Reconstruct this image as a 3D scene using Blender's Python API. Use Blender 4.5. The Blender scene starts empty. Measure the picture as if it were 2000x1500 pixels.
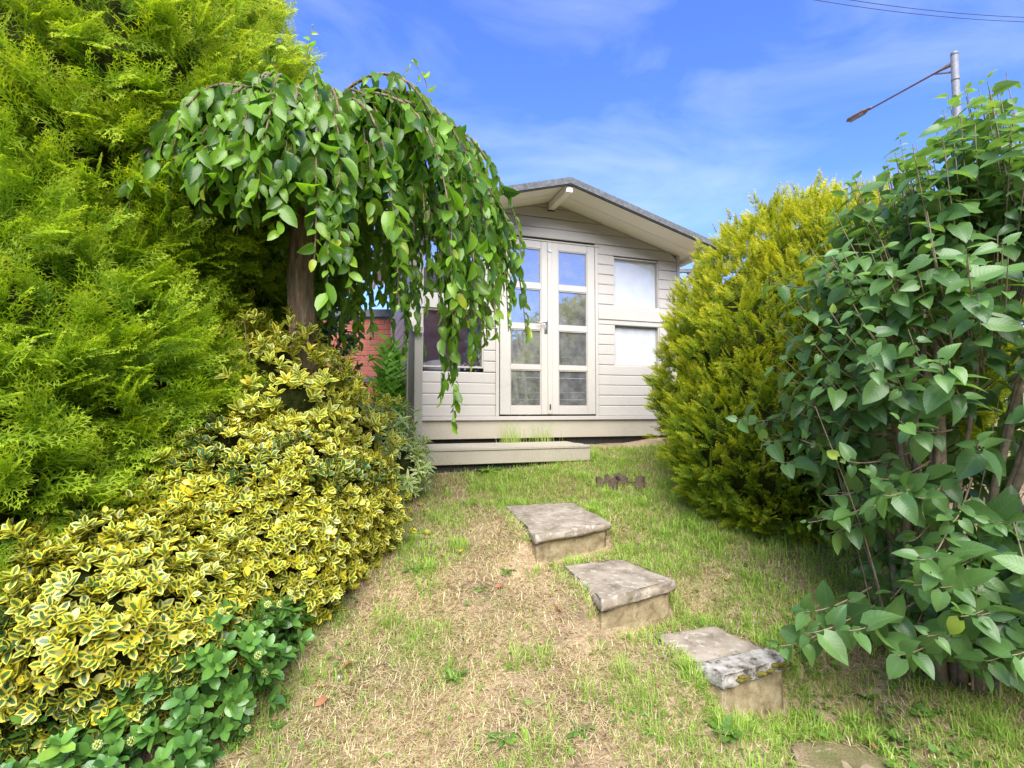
import bpy, bmesh, math
import numpy as np
from mathutils import Matrix, Vector

# ------------------------------------------------------------------ camera, sky, sun, exposure
scene = bpy.context.scene
COL = scene.collection
PITCH = math.atan(50 / 990.0)
cam_d = bpy.data.cameras.new("camera")
cam = bpy.data.objects.new("camera", cam_d)
COL.objects.link(cam)
cam.location = (0, 0, 0)
cam.rotation_euler = (math.radians(90) + PITCH, 0, 0)
cam_d.sensor_width = 36.0
cam_d.lens = 36.0 * 990 / 2000
cam_d.clip_start = 0.05
cam_d.clip_end = 2000
scene.camera = cam

SUN_EL, SUN_AZ = math.radians(43), math.radians(176)      # azimuth from +Y (north) clockwise
world = bpy.data.worlds.new("World")
scene.world = world
world.use_nodes = True
wn, wl = world.node_tree.nodes, world.node_tree.links
wn.clear()
w_out = wn.new("ShaderNodeOutputWorld")
w_bg = wn.new("ShaderNodeBackground")
w_sky = wn.new("ShaderNodeTexSky")
w_sky.sky_type = 'NISHITA'
w_sky.sun_disc = False
w_sky.sun_elevation = SUN_EL
w_sky.sun_rotation = SUN_AZ
w_sky.altitude = 50
w_sky.air_density = 1.0
w_sky.dust_density = 0.3
w_sky.ozone_density = 2.5
w_hs = wn.new("ShaderNodeHueSaturation")
w_hs.inputs['Saturation'].default_value = 1.1
w_hs.inputs['Value'].default_value = 1.0
w_gam = wn.new("ShaderNodeMix"); w_gam.data_type = 'RGBA'; w_gam.blend_type = 'MULTIPLY'
w_gam.inputs[0].default_value = 1.0
w_gam.inputs[7].default_value = (0.92, 1.03, 1.66, 1)
w_tc = wn.new("ShaderNodeTexCoord")
w_map = wn.new("ShaderNodeMapping")
w_map.inputs['Rotation'].default_value = (0.25, 0.5, 0.3)
w_map.inputs['Location'].default_value = (7.3, 2.2, 5.1)
w_map.inputs['Scale'].default_value = (1.1, 2.2, 3.6)
w_n = wn.new("ShaderNodeTexNoise")
w_n.inputs['Scale'].default_value = 1.9
w_n.inputs['Detail'].default_value = 8.0
w_n.inputs['Roughness'].default_value = 0.55
w_n.inputs['Distortion'].default_value = 0.5
w_r = wn.new("ShaderNodeMapRange")
w_r.inputs[1].default_value = 0.47
w_r.inputs[2].default_value = 0.84
w_r.inputs[3].default_value = 0.0
w_r.inputs[4].default_value = 0.24
w_mix = wn.new("ShaderNodeMix"); w_mix.data_type = 'RGBA'
w_mix.inputs[7].default_value = (7.5, 8.0, 9.0, 1)
wl.new(w_sky.outputs[0], w_hs.inputs['Color'])
wl.new(w_hs.outputs[0], w_gam.inputs[6])
wl.new(w_tc.outputs['Generated'], w_map.inputs[0])
wl.new(w_map.outputs[0], w_n.inputs['Vector'])
wl.new(w_n.outputs['Fac'], w_r.inputs[0])
wl.new(w_r.outputs[0], w_mix.inputs[0])
wl.new(w_gam.outputs[2], w_mix.inputs[6])
wl.new(w_mix.outputs[2], w_bg.inputs['Color'])
w_bg.inputs['Strength'].default_value = 0.093
wl.new(w_bg.outputs[0], w_out.inputs['Surface'])

sun_d = bpy.data.lights.new("sun", 'SUN')
sun_d.energy = 4.5
sun_d.angle = math.radians(60)
sun_d.color = (1.0, 0.95, 0.86)
sun = bpy.data.objects.new("sun", sun_d)
COL.objects.link(sun)
_sd = Vector((math.sin(SUN_AZ) * math.cos(SUN_EL), math.cos(SUN_AZ) * math.cos(SUN_EL), math.sin(SUN_EL)))
sun.rotation_euler = _sd.to_track_quat('Z', 'Y').to_euler()
sun.location = _sd * 30

scene.view_settings.view_transform = 'Standard'
scene.view_settings.look = 'None'
scene.view_settings.gamma = 1.0
scene.view_settings.exposure = 1.32
scene.view_settings.use_curve_mapping = False

rng = np.random.default_rng(7)


# ------------------------------------------------------------------ helpers
def nrm(a):
    a = np.asarray(a, float)
    return a / np.maximum(np.linalg.norm(a, axis=-1, keepdims=True), 1e-9)


def hash2(ix, iy, seed):
    h = (ix.astype(np.int64) * 374761393 + iy.astype(np.int64) * 668265263 + seed * 1442695041) & 0xFFFFFFFF
    h = ((h ^ (h >> 13)) * 1274126177) & 0xFFFFFFFF
    return ((h ^ (h >> 16)) & 0xFFFF) / 65535.0


def vnoise(x, y, seed=0):
    x = np.asarray(x, float); y = np.asarray(y, float)
    ix = np.floor(x); iy = np.floor(y)
    fx = x - ix; fy = y - iy
    fx = fx * fx * (3 - 2 * fx); fy = fy * fy * (3 - 2 * fy)
    a = hash2(ix, iy, seed); b = hash2(ix + 1, iy, seed)
    c = hash2(ix, iy + 1, seed); d = hash2(ix + 1, iy + 1, seed)
    return (a * (1 - fx) + b * fx) * (1 - fy) + (c * (1 - fx) + d * fx) * fy


def fbm(x, y, seed=0, octv=4):
    s = 0; a = 0.5
    for o in range(octv):
        s = s + a * vnoise(np.asarray(x) * 2 ** o, np.asarray(y) * 2 ** o, seed + o * 17)
        a *= 0.5
    return s / (1 - 0.5 ** octv)


def project(P):
    """photo pixel (2000 wide) and depth of world points, used only to decide which leaves are large enough to be parts"""
    P = np.asarray(P, float)
    c, s = math.cos(PITCH), math.sin(PITCH)
    d = P[:, 1] * c + P[:, 2] * s
    v = -P[:, 1] * s + P[:, 2] * c
    d_ = np.where(np.abs(d) < 1e-3, 1e-3, d)
    return 1000 + 990 * P[:, 0] / d_, 750 - 990 * v / d_, d


def tag(o, label=None, cat=None, group=None, kind=None):
    if label: o['label'] = label
    if cat: o['category'] = cat
    if group: o['group'] = group
    if kind: o['kind'] = kind
    return o


def thing(name, loc, label, cat, group=None):
    o = bpy.data.objects.new(name, None)
    COL.objects.link(o)
    o.location = loc
    o.empty_display_size = 0.1
    o['base'] = 0
    del o['base']
    return tag(o, label, cat, group)


def adopt(o, parent):
    if parent is not None:
        o.parent = parent
        if parent.type == 'EMPTY':
            o.matrix_parent_inverse = Matrix.Translation(-Vector(parent.location))
    return o


def raw_mesh(name, V, F, mat, UV=None, rnd=None, smooth=True):
    V = np.ascontiguousarray(V, np.float32); F = np.ascontiguousarray(F, np.int32)
    k = F.shape[1]
    me = bpy.data.meshes.new(name)
    me.vertices.add(len(V)); me.vertices.foreach_set("co", V.ravel())
    me.loops.add(F.size); me.loops.foreach_set("vertex_index", F.ravel())
    me.polygons.add(len(F)); me.polygons.foreach_set("loop_start", np.arange(0, F.size, k, dtype=np.int32))
    me.polygons.foreach_set("use_smooth", np.full(len(F), smooth))
    if UV is not None:
        uvl = me.uv_layers.new(name="UVMap")
        uvl.data.foreach_set("uv", np.ascontiguousarray(UV[F.ravel()], np.float32).ravel())
    if rnd is not None:
        at = me.attributes.new("rnd", 'FLOAT', 'POINT')
        at.data.foreach_set("value", np.ascontiguousarray(rnd, np.float32))
    me.update(calc_edges=True)
    me.materials.append(mat)
    return me


def link(name, me, parent=None):
    o = bpy.data.objects.new(name, me)
    COL.objects.link(o)
    return adopt(o, parent)


def bm_obj(name, bm, mat, parent=None, smooth=False, origin=None):
    me = bpy.data.meshes.new(name)
    bmesh.ops.recalc_face_normals(bm, faces=bm.faces[:])
    if origin is not None:
        bmesh.ops.translate(bm, verts=bm.verts[:], vec=-Vector(origin))
    bm.to_mesh(me); bm.free()
    if smooth:
        me.polygons.foreach_set("use_smooth", np.ones(len(me.polygons), bool))
    me.materials.append(mat)
    o = bpy.data.objects.new(name, me)
    COL.objects.link(o)
    if origin is not None:
        o.location = origin
    return adopt(o, parent)


def bm_box(bm, lo, hi, fn=None, bevel=0.0):
    """axis aligned box in local coordinates, mapped by fn to the world"""
    b2 = bmesh.new()
    bmesh.ops.create_cube(b2, size=1)
    for v in b2.verts:
        v.co = Vector([(lo[i] + hi[i]) / 2 + v.co[i] * (hi[i] - lo[i]) for i in range(3)])
    if bevel > 0:
        bmesh.ops.bevel(b2, geom=b2.edges[:] + b2.verts[:], offset=bevel, segments=1, affect='EDGES')
    vm = {}
    for v in b2.verts:
        vm[v] = bm.verts.new(fn(*v.co) if fn else v.co)
    for f in b2.faces:
        bm.faces.new([vm[v] for v in f.verts])
    b2.free()


def tube(bm, pts, radii, seg=7, cap=True):
    pts = [Vector(p) for p in pts]
    rings = []
    ref = Vector((0.31, 0.7, 0.2))
    for i, p in enumerate(pts):
        t = (pts[min(i + 1, len(pts) - 1)] - pts[max(i - 1, 0)]).normalized()
        a = t.cross(ref)
        if a.length < 1e-3: a = t.cross(Vector((1, 0, 0)))
        a.normalize(); b = t.cross(a)
        rings.append([bm.verts.new(p + (a * math.cos(2 * math.pi * k / seg) + b * math.sin(2 * math.pi * k / seg)) * radii[i]) for k in range(seg)])
    for i in range(len(rings) - 1):
        for k in range(seg):
            bm.faces.new((rings[i][k], rings[i][(k + 1) % seg], rings[i + 1][(k + 1) % seg], rings[i + 1][k]))
    if cap:
        bm.faces.new(rings[0][::-1]); bm.faces.new(rings[-1])


def tubes_np(paths, r0, r1, seg=4):
    """many thin twigs as one vertex/face array; paths: list of (n,3)"""
    Vs, Fs, off = [], [], 0
    for i, p in enumerate(paths):
        p = np.asarray(p); n = len(p)
        t = nrm(np.gradient(p, axis=0))
        a = nrm(np.cross(t, [0.31, 0.7, 0.2])); b = np.cross(t, a)
        ra = np.linspace(r0[i] if np.ndim(r0) else r0, r1[i] if np.ndim(r1) else r1, n)[:, None, None]
        th = np.arange(seg) * 2 * np.pi / seg
        ring = p[:, None] + ra * (a[:, None] * np.cos(th)[None, :, None] + b[:, None] * np.sin(th)[None, :, None])
        Vs.append(ring.reshape(-1, 3))
        i0 = np.arange(n - 1)[:, None] * seg; k = np.arange(seg)[None]
        k2 = (k + 1) % seg
        Fs.append(np.stack([i0 + k, i0 + k2, i0 + seg + k2, i0 + seg + k], -1).reshape(-1, 4) + off)
        off += n * seg
    return np.concatenate(Vs), np.concatenate(Fs)


# ------------------------------------------------------------------ materials
def new_mat(name):
    m = bpy.data.materials.new(name)
    m.use_nodes = True
    nt = m.node_tree
    return m, nt.nodes, nt.links, nt.nodes['Principled BSDF'], nt.nodes['Material Output']


def noise(N, L, scale, detail=4, vec=None, rough=0.55):
    n = N.new("ShaderNodeTexNoise")
    n.inputs['Scale'].default_value = scale
    n.inputs['Detail'].default_value = detail
    n.inputs['Roughness'].default_value = rough
    if vec is not None: L.new(vec, n.inputs['Vector'])
    return n.outputs['Fac']


def ramp(N, L, fac, stops):
    r = N.new("ShaderNodeValToRGB")
    e = r.color_ramp.elements
    while len(e) < len(stops): e.new(0.5)
    for el, (p, c) in zip(e, stops):
        el.position = p
        el.color = (c[0], c[1], c[2], 1) if len(c) == 3 else c
    L.new(fac, r.inputs[0])
    return r.outputs[0]


def mixc(N, L, fac, a, b, mode='MIX'):
    m = N.new("ShaderNodeMix"); m.data_type = 'RGBA'; m.blend_type = mode
    for sock, val in ((0, fac), (6, a), (7, b)):
        if isinstance(val, (int, float)): m.inputs[sock].default_value = val
        elif isinstance(val, tuple): m.inputs[sock].default_value = (*val, 1) if len(val) == 3 else val
        else: L.new(val, m.inputs[sock])
    return m.outputs[2]


def mapr(N, L, v, a, b, c=0.0, d=1.0):
    m = N.new("ShaderNodeMapRange")
    m.inputs[1].default_value = a; m.inputs[2].default_value = b
    m.inputs[3].default_value = c; m.inputs[4].default_value = d
    L.new(v, m.inputs[0])
    return m.outputs[0]


def math_n(N, L, op, a, b=None):
    m = N.new("ShaderNodeMath"); m.operation = op
    for i, v in enumerate((a, b)):
        if v is None: continue
        if isinstance(v, (int, float)): m.inputs[i].default_value = v
        else: L.new(v, m.inputs[i])
    return m.outputs[0]


def bump(N, L, h, strength, dist, B):
    b = N.new("ShaderNodeBump")
    b.inputs['Strength'].default_value = strength
    b.inputs['Distance'].default_value = dist
    L.new(h, b.inputs['Height'])
    L.new(b.outputs[0], B.inputs['Normal'])


def geo_pos(N):
    return N.new("ShaderNodeNewGeometry").outputs['Position']


def mat_leaf(name, dark, light, young=None, margin=None, rough=0.38, trans=0.35, tcol=None, spec=0.5, back=None, vein=0.25, margin_w=0.30):
    """leaf: colour by the leaf's own 'rnd', veins from its UV, optional variegated margin, thin translucent blade"""
    m, N, L, B, O = new_mat(name)
    a = N.new("ShaderNodeAttribute"); a.attribute_name = "rnd"
    uv = N.new("ShaderNodeUVMap"); uv.uv_map = "UVMap"
    sx = N.new("ShaderNodeSeparateXYZ"); L.new(uv.outputs[0], sx.inputs[0])
    stops = [(0.0, dark), (0.72, light)]
    if young: stops += [(0.86, light), (1.0, young)]
    col = ramp(N, L, a.outputs['Fac'], stops)
    du = math_n(N, L, 'ABSOLUTE', math_n(N, L, 'SUBTRACT', sx.outputs[0], 0.5))       # 0 midrib, .5 edge
    if margin:
        nz = noise(N, L, 60, 2, geo_pos(N))
        edge = math_n(N, L, 'ADD', du, math_n(N, L, 'MULTIPLY', math_n(N, L, 'SUBTRACT', nz, 0.5), 0.22))
        vend = mapr(N, L, math_n(N, L, 'ABSOLUTE', math_n(N, L, 'SUBTRACT', sx.outputs[1], 0.5)), 0.28, 0.5, 0, 0.35)
        edge = math_n(N, L, 'ADD', edge, vend)
        full = mapr(N, L, a.outputs['Fac'], 0.80, 0.86, 0, 0.5)                        # some leaves wholly yellow
        none = mapr(N, L, a.outputs['Fac'], 0.0, 0.05, -0.25, 0)
        edge = math_n(N, L, 'ADD', math_n(N, L, 'ADD', edge, full), none)
        f = mapr(N, L, edge, margin_w - 0.035, margin_w + 0.035)
        mcol = ramp(N, L, math_n(N, L, 'FRACT', math_n(N, L, 'MULTIPLY', a.outputs['Fac'], 13.7)), [(0, margin[0]), (0.6, margin[1]), (1, margin[2])])
        col = mixc(N, L, f, col, mcol)
    # veins: midrib + slanting side veins
    mid = mapr(N, L, du, 0.0, 0.045, 1, 0)
    wv = math_n(N, L, 'SINE', math_n(N, L, 'MULTIPLY', math_n(N, L, 'SUBTRACT', sx.outputs[1], math_n(N, L, 'MULTIPLY', du, 0.55)), 48))
    sv = mapr(N, L, wv, 0.78, 1.0, 0, 0.45)
    vv = math_n(N, L, 'MULTIPLY', math_n(N, L, 'MAXIMUM', mid, sv), vein)
    hi = tuple(min(1, c * 1.6 + 0.03) for c in light)
    col = mixc(N, L, vv, col, hi)
    g = N.new("ShaderNodeNewGeometry")
    if back:
        col = mixc(N, L, math_n(N, L, 'MULTIPLY', g.outputs['Backfacing'], 0.55), col, back)
    blot = noise(N, L, 24, 3, g.outputs['Position'])
    col = mixc(N, L, mapr(N, L, blot, 0.35, 0.75, 0, 0.22), col, tuple(c * 0.55 for c in dark))
    L.new(col, B.inputs['Base Color'])
    B.inputs['Roughness'].default_value = rough
    B.inputs['Specular IOR Level'].default_value = spec
    bump(N, L, wv, 0.12, 0.001, B)
    T = N.new("ShaderNodeBsdfTranslucent")
    tc = mixc(N, L, 1.0, col, tcol or (1.5, 1.6, 0.7), 'MULTIPLY')
    L.new(tc, T.inputs['Color'])
    M = N.new("ShaderNodeMixShader"); M.inputs[0].default_value = trans
    L.new(B.outputs[0], M.inputs[1]); L.new(T.outputs[0], M.inputs[2])
    L.new(M.outputs[0], O.inputs['Surface'])
    return m


def mat_frond(name, inner, mid, tip, gold, trans=0.25):
    """conifer spray: colour along the spray (older wood side to fresh tip) and per spray"""
    m, N, L, B, O = new_mat(name)
    a = N.new("ShaderNodeAttribute"); a.attribute_name = "rnd"
    uv = N.new("ShaderNodeUVMap"); uv.uv_map = "UVMap"
    sx = N.new("ShaderNodeSeparateXYZ"); L.new(uv.outputs[0], sx.inputs[0])
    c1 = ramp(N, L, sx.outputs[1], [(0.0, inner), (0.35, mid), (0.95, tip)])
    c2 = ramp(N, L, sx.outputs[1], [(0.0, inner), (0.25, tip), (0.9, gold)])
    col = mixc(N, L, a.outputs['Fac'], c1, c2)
    L.new(col, B.inputs['Base Color'])
    B.inputs['Roughness'].default_value = 0.6
    B.inputs['Specular IOR Level'].default_value = 0.25
    T = N.new("ShaderNodeBsdfTranslucent")
    L.new(mixc(N, L, 1.0, col, (1.4, 1.4, 0.6), 'MULTIPLY'), T.inputs['Color'])
    M = N.new("ShaderNodeMixShader"); M.inputs[0].default_value = trans
    L.new(B.outputs[0], M.inputs[1]); L.new(T.outputs[0], M.inputs[2])
    L.new(M.outputs[0], O.inputs['Surface'])
    return m


def mat_paint(name, col, dirt, grain_axis_scale, rough=0.55, dirt_amt=0.5):
    m, N, L, B, O = new_mat(name)
    p = geo_pos(N)
    mp = N.new("ShaderNodeMapping"); L.new(p, mp.inputs[0])
    mp.inputs['Rotation'].default_value = (0, 0, -math.atan2(.308, .951))
    mp.inputs['Scale'].default_value = grain_axis_scale
    gr = noise(N, L, 14, 5, mp.outputs[0], 0.65)
    big = noise(N, L, 2.3, 4, p)
    fine = noise(N, L, 38, 3, p)
    f = math_n(N, L, 'MULTIPLY', mapr(N, L, big, 0.36, 0.72), mapr(N, L, gr, 0.4, 0.7))
    c = mixc(N, L, math_n(N, L, 'MULTIPLY', f, dirt_amt), col, dirt)
    spots = mapr(N, L, fine, 0.68, 0.76, 0, 0.35 * dirt_amt + .1)
    c = mixc(N, L, spots, c, tuple(x * 0.6 for x in dirt))
    L.new(c, B.inputs['Base Color'])
    B.inputs['Roughness'].default_value = rough
    bump(N, L, gr, 0.35, 0.0015, B)
    return m


def mat_simple(name, stops, scale, rough=0.8, bump_s=0.4, bump_d=0.004, detail=6, spec=0.3, metal=0.0):
    m, N, L, B, O = new_mat(name)
    p = geo_pos(N)
    n = noise(N, L, scale, detail, p, 0.62)
    c = ramp(N, L, n, stops)
    L.new(c, B.inputs['Base Color'])
    B.inputs['Roughness'].default_value = rough
    B.inputs['Specular IOR Level'].default_value = spec
    B.inputs['Metallic'].default_value = metal
    if bump_s > 0:
        bump(N, L, noise(N, L, scale * 2.5, 5, p), bump_s, bump_d, B)
    return m


M = {}
M['white'] = mat_paint("white_paint", (0.43, 0.405, 0.355), (0.27, 0.24, 0.18), (1.2, 12, 12), 0.5, 0.6)
M['door_white'] = mat_paint("door_paint", (0.435, 0.41, 0.36), (0.26, 0.23, 0.17), (10, 10, 1.2), 0.45, 0.5)
M['soffit'] = mat_paint("bounce_lit_soffit", (0.86, 0.81, 0.70), (0.68, 0.63, 0.52), (3, 3, 3), 0.6, 0.3)  # far lighter than the wall white, ground bounce light put into its colour
M['deck'] = mat_paint("weathered_timber_paint", (0.40, 0.36, 0.275), (0.19, 0.165, 0.11), (1.2, 14, 14), 0.7, 0.85)
M['rail'] = mat_paint("weathered_rail_paint", (0.46, 0.43, 0.35), (0.28, 0.25, 0.18), (14, 14, 1.0), 0.65, 0.6)
M['felt'] = mat_simple("roofing_felt", [(0.3, (0.07, 0.075, 0.08)), (0.55, (0.115, 0.12, 0.12)), (0.75, (0.18, 0.18, 0.175))], 30, 0.95, 0.6, 0.003)
M['dark_gap'] = mat_simple("dark_batten", [(0.3, (0.03, 0.03, 0.03)), (0.7, (0.06, 0.055, 0.05))], 20, 0.9, 0.2)
M['inside'] = mat_simple("interior_timber", [(0.3, (0.10, 0.075, 0.055)), (0.7, (0.17, 0.13, 0.10))], 8, 0.8, 0.2)
M['metal'] = mat_simple("worn_steel", [(0.3, (0.35, 0.34, 0.33)), (0.7, (0.55, 0.54, 0.52))], 40, 0.4, 0.1, 0.001, metal=0.9)
M['galv'] = mat_simple("galvanised_steel", [(0.3, (0.14, 0.145, 0.15)), (0.7, (0.22, 0.225, 0.23))], 12, 0.55, 0.1, 0.001, metal=0.4)
M['rust'] = mat_simple("rusty_arm", [(0.3, (0.10, 0.08, 0.07)), (0.7, (0.22, 0.16, 0.13))], 12, 0.8, 0.1, 0.001)
M['blind'] = mat_simple("blind_cloth", [(0.3, (0.56, 0.56, 0.55)), (0.7, (0.60, 0.60, 0.59))], 3, 0.8, 0.1, 0.001)
M['bark'] = mat_simple("cherry_bark", [(0.3, (0.07, 0.045, 0.03)), (0.5, (0.15, 0.10, 0.065)), (0.75, (0.26, 0.20, 0.14))], 14, 0.9, 0.9, 0.02)
M['twig'] = mat_simple("twig_bark", [(0.3, (0.10, 0.07, 0.045)), (0.7, (0.24, 0.18, 0.11))], 30, 0.85, 0.3, 0.003)
M['lilac_bark'] = mat_simple("lilac_bark", [(0.3, (0.13, 0.10, 0.06)), (0.7, (0.30, 0.24, 0.16))], 25, 0.9, 0.5, 0.006)
M['deadwood'] = mat_simple("dead_wood", [(0.3, (0.06, 0.04, 0.028)), (0.7, (0.15, 0.105, 0.075))], 18, 0.9, 0.6, 0.01)
M['core'] = mat_simple("foliage_core", [(0.3, (0.02, 0.028, 0.007)), (0.7, (0.05, 0.06, 0.016))], 20, 1.0, 0.8, 0.03, spec=0.0)  # near-black tone for the solid filler inside crowns
M['mortar'] = mat_simple("mortar", [(0.3, (0.20, 0.16, 0.14)), (0.7, (0.32, 0.27, 0.23))], 30, 0.95, 0.3)
M['coping'] = mat_simple("slate_coping", [(0.3, (0.07, 0.075, 0.09)), (0.7, (0.15, 0.155, 0.17))], 10, 0.8, 0.3)
M['stone_pale'] = mat_simple("pale_stone", [(0.3, (0.25, 0.23, 0.20)), (0.7, (0.46, 0.43, 0.38))], 22, 0.95, 0.7, 0.006)
M['cable'] = mat_simple("cable", [(0.3, (0.03, 0.03, 0.04)), (0.7, (0.06, 0.06, 0.07))], 5, 0.7, 0)
M['cushion'] = mat_simple("pale_cushion_cloth", [(0.3, (0.55, 0.56, 0.60)), (0.7, (0.68, 0.69, 0.72))], 8, 0.9, 0.4, 0.01)
M['roof_tile'] = mat_simple("roof_tiles", [(0.3, (0.05, 0.035, 0.035)), (0.7, (0.10, 0.07, 0.065))], 8, 0.8, 0.3)


def mat_bark():
    m, N, L, B, O = new_mat("ridged_bark")
    mp = N.new("ShaderNodeMapping"); L.new(geo_pos(N), mp.inputs[0]); mp.inputs['Scale'].default_value = (1, 1, 0.16)
    n1 = noise(N, L, 34, 6, mp.outputs[0], 0.7); n2 = noise(N, L, 9, 4, geo_pos(N))
    c = ramp(N, L, n1, [(0.32, (0.05, 0.03, 0.018)), (0.5, (0.17, 0.11, 0.07)), (0.7, (0.34, 0.25, 0.17))])
    c = mixc(N, L, mapr(N, L, n2, 0.5, 0.7, 0, 0.5), c, (0.16, 0.15, 0.08))
    L.new(c, B.inputs['Base Color']); B.inputs['Roughness'].default_value = 0.95
    bump(N, L, n1, 1.0, 0.03, B)
    return m


M['trunk_bark'] = mat_bark()


def mat_brick(name, seed):
    m, N, L, B, O = new_mat(name)
    p = geo_pos(N)
    oi = N.new("ShaderNodeObjectInfo")
    c = ramp(N, L, noise(N, L, 4.5, 5, p), [(0.25, (0.26, 0.075, 0.045)), (0.5, (0.40, 0.115, 0.065)), (0.8, (0.50, 0.17, 0.10))])
    c = mixc(N, L, mapr(N, L, oi.outputs['Random'], 0, 1, 0, 0.45), c, (0.28, 0.07, 0.05))
    c = mixc(N, L, mapr(N, L, noise(N, L, 60, 3, p), 0.6, 0.75, 0, 0.5), c, (0.18, 0.06, 0.045))
    L.new(c, B.inputs['Base Color'])
    B.inputs['Roughness'].default_value = 0.9
    bump(N, L, noise(N, L, 90, 4, p), 0.5, 0.003, B)
    return m


M['brick'] = mat_brick("red_brick", 1)


def mat_house_brick():
    m, N, L, B, O = new_mat("brickwork")
    br = N.new("ShaderNodeTexBrick")
    mp = N.new("ShaderNodeMapping"); L.new(geo_pos(N), mp.inputs[0])
    mp.inputs['Rotation'].default_value = (math.radians(90), 0, 0)
    L.new(mp.outputs[0], br.inputs['Vector'])
    br.inputs['Color1'].default_value = (0.42, 0.13, 0.08, 1)
    br.inputs['Color2'].default_value = (0.33, 0.09, 0.06, 1)
    br.inputs['Mortar'].default_value = (0.28, 0.22, 0.18, 1)
    br.inputs['Scale'].default_value = 1.0
    br.inputs['Brick Width'].default_value = 0.225
    br.inputs['Row Height'].default_value = 0.075
    br.inputs['Mortar Size'].default_value = 0.01
    L.new(br.outputs['Color'], B.inputs['Base Color'])
    B.inputs['Roughness'].default_value = 0.9
    return m


M['house_brick'] = mat_house_brick()


def mat_glass(name, refl, d0=0.12, d1=0.34):
    m, N, L, B, O = new_mat(name)
    N.remove(B)
    g = N.new("ShaderNodeBsdfGlossy"); g.inputs['Roughness'].default_value = 0.02
    g.inputs['Color'].default_value = (0.92, 0.95, 1.0, 1)
    t = N.new("ShaderNodeBsdfTransparent"); t.inputs['Color'].default_value = (0.97, 0.98, 0.98, 1)
    d = N.new("ShaderNodeBsdfDiffuse"); d.inputs['Color'].default_value = (0.36, 0.36, 0.35, 1)
    p = geo_pos(N)
    n1 = noise(N, L, 3.0, 3, p)
    b = N.new("ShaderNodeBump"); b.inputs['Strength'].default_value = 0.25; b.inputs['Distance'].default_value = 0.01
    L.new(n1, b.inputs['Height']); L.new(b.outputs[0], g.inputs['Normal'])
    mx = N.new("ShaderNodeMixShader"); mx.inputs[0].default_value = refl
    L.new(t.outputs[0], mx.inputs[1]); L.new(g.outputs[0], mx.inputs[2])
    m2 = N.new("ShaderNodeMixShader")                                       # dusty film, its grey also stands in for reflected cloud
    L.new(mapr(N, L, noise(N, L, 9, 5, p), 0.38, 0.78, d0, d1), m2.inputs[0])
    L.new(mx.outputs[0], m2.inputs[1]); L.new(d.outputs[0], m2.inputs[2])
    L.new(m2.outputs[0], O.inputs['Surface'])
    return m


M['glass'] = mat_glass("window_glass", 0.26)
M['glass_refl'] = mat_glass('reflecting_window_glass', 0.34, 0.0, 0.06)
M['glass_clear'] = mat_glass("clear_window_glass", 0.04, 0.0, 0.05)


def mat_slab():
    m, N, L, B, O = new_mat("lichen_stone")
    p = geo_pos(N)
    base = ramp(N, L, noise(N, L, 7, 6, p), [(0.3, (0.16, 0.125, 0.085)), (0.5, (0.29, 0.24, 0.175)), (0.72, (0.42, 0.365, 0.275))])
    lich = mapr(N, L, noise(N, L, 26, 5, p, 0.7), 0.54, 0.64, 0, 0.75)
    c = mixc(N, L, lich, base, (0.48, 0.45, 0.38))
    dark = mapr(N, L, noise(N, L, 34, 4, p, 0.7), 0.58, 0.68, 0, 0.7)
    c = mixc(N, L, dark, c, (0.085, 0.07, 0.055))
    moss = mapr(N, L, noise(N, L, 5.5, 4, p), 0.60, 0.72, 0, 0.7)
    c = mixc(N, L, moss, c, (0.13, 0.115, 0.03))
    L.new(c, B.inputs['Base Color']); B.inputs['Roughness'].default_value = 0.95
    bump(N, L, noise(N, L, 40, 6, p, 0.7), 0.8, 0.006, B)
    return m


def mat_riser():
    m, N, L, B, O = new_mat("sandstone_riser")
    p = geo_pos(N)
    c = ramp(N, L, noise(N, L, 15, 8, p, 0.7), [(0.28, (0.10, 0.07, 0.035)), (0.48, (0.29, 0.225, 0.12)), (0.6, (0.38, 0.31, 0.18)), (0.75, (0.46, 0.39, 0.25))])
    c = mixc(N, L, mapr(N, L, noise(N, L, 45, 4, p, 0.7), 0.58, 0.7, 0, 0.7), c, (0.16, 0.12, 0.07))
    L.new(c, B.inputs['Base Color']); B.inputs['Roughness'].default_value = 0.95
    bump(N, L, noise(N, L, 50, 6, p, 0.7), 0.8, 0.005, B)
    return m


M['slab'] = mat_slab()
M['riser'] = mat_riser()
M['nosing'] = mat_simple('pale_nosing_stone', [(0.36, (0.07, 0.06, 0.045)), (0.46, (0.26, 0.24, 0.20)), (0.58, (0.40, 0.38, 0.33)), (0.8, (0.47, 0.45, 0.40))], 20, 0.95, 0.8, 0.006)
M['soil_stone'] = mat_simple('soil_stained_stone', [(0.3, (0.16, 0.115, 0.07)), (0.5, (0.31, 0.24, 0.155)), (0.72, (0.45, 0.36, 0.24))], 12, 0.95, 0.7, 0.006)
M['moss'] = mat_simple("moss", [(0.3, (0.07, 0.06, 0.01)), (0.7, (0.20, 0.17, 0.03))], 60, 1.0, 0.9, 0.006)


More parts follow.
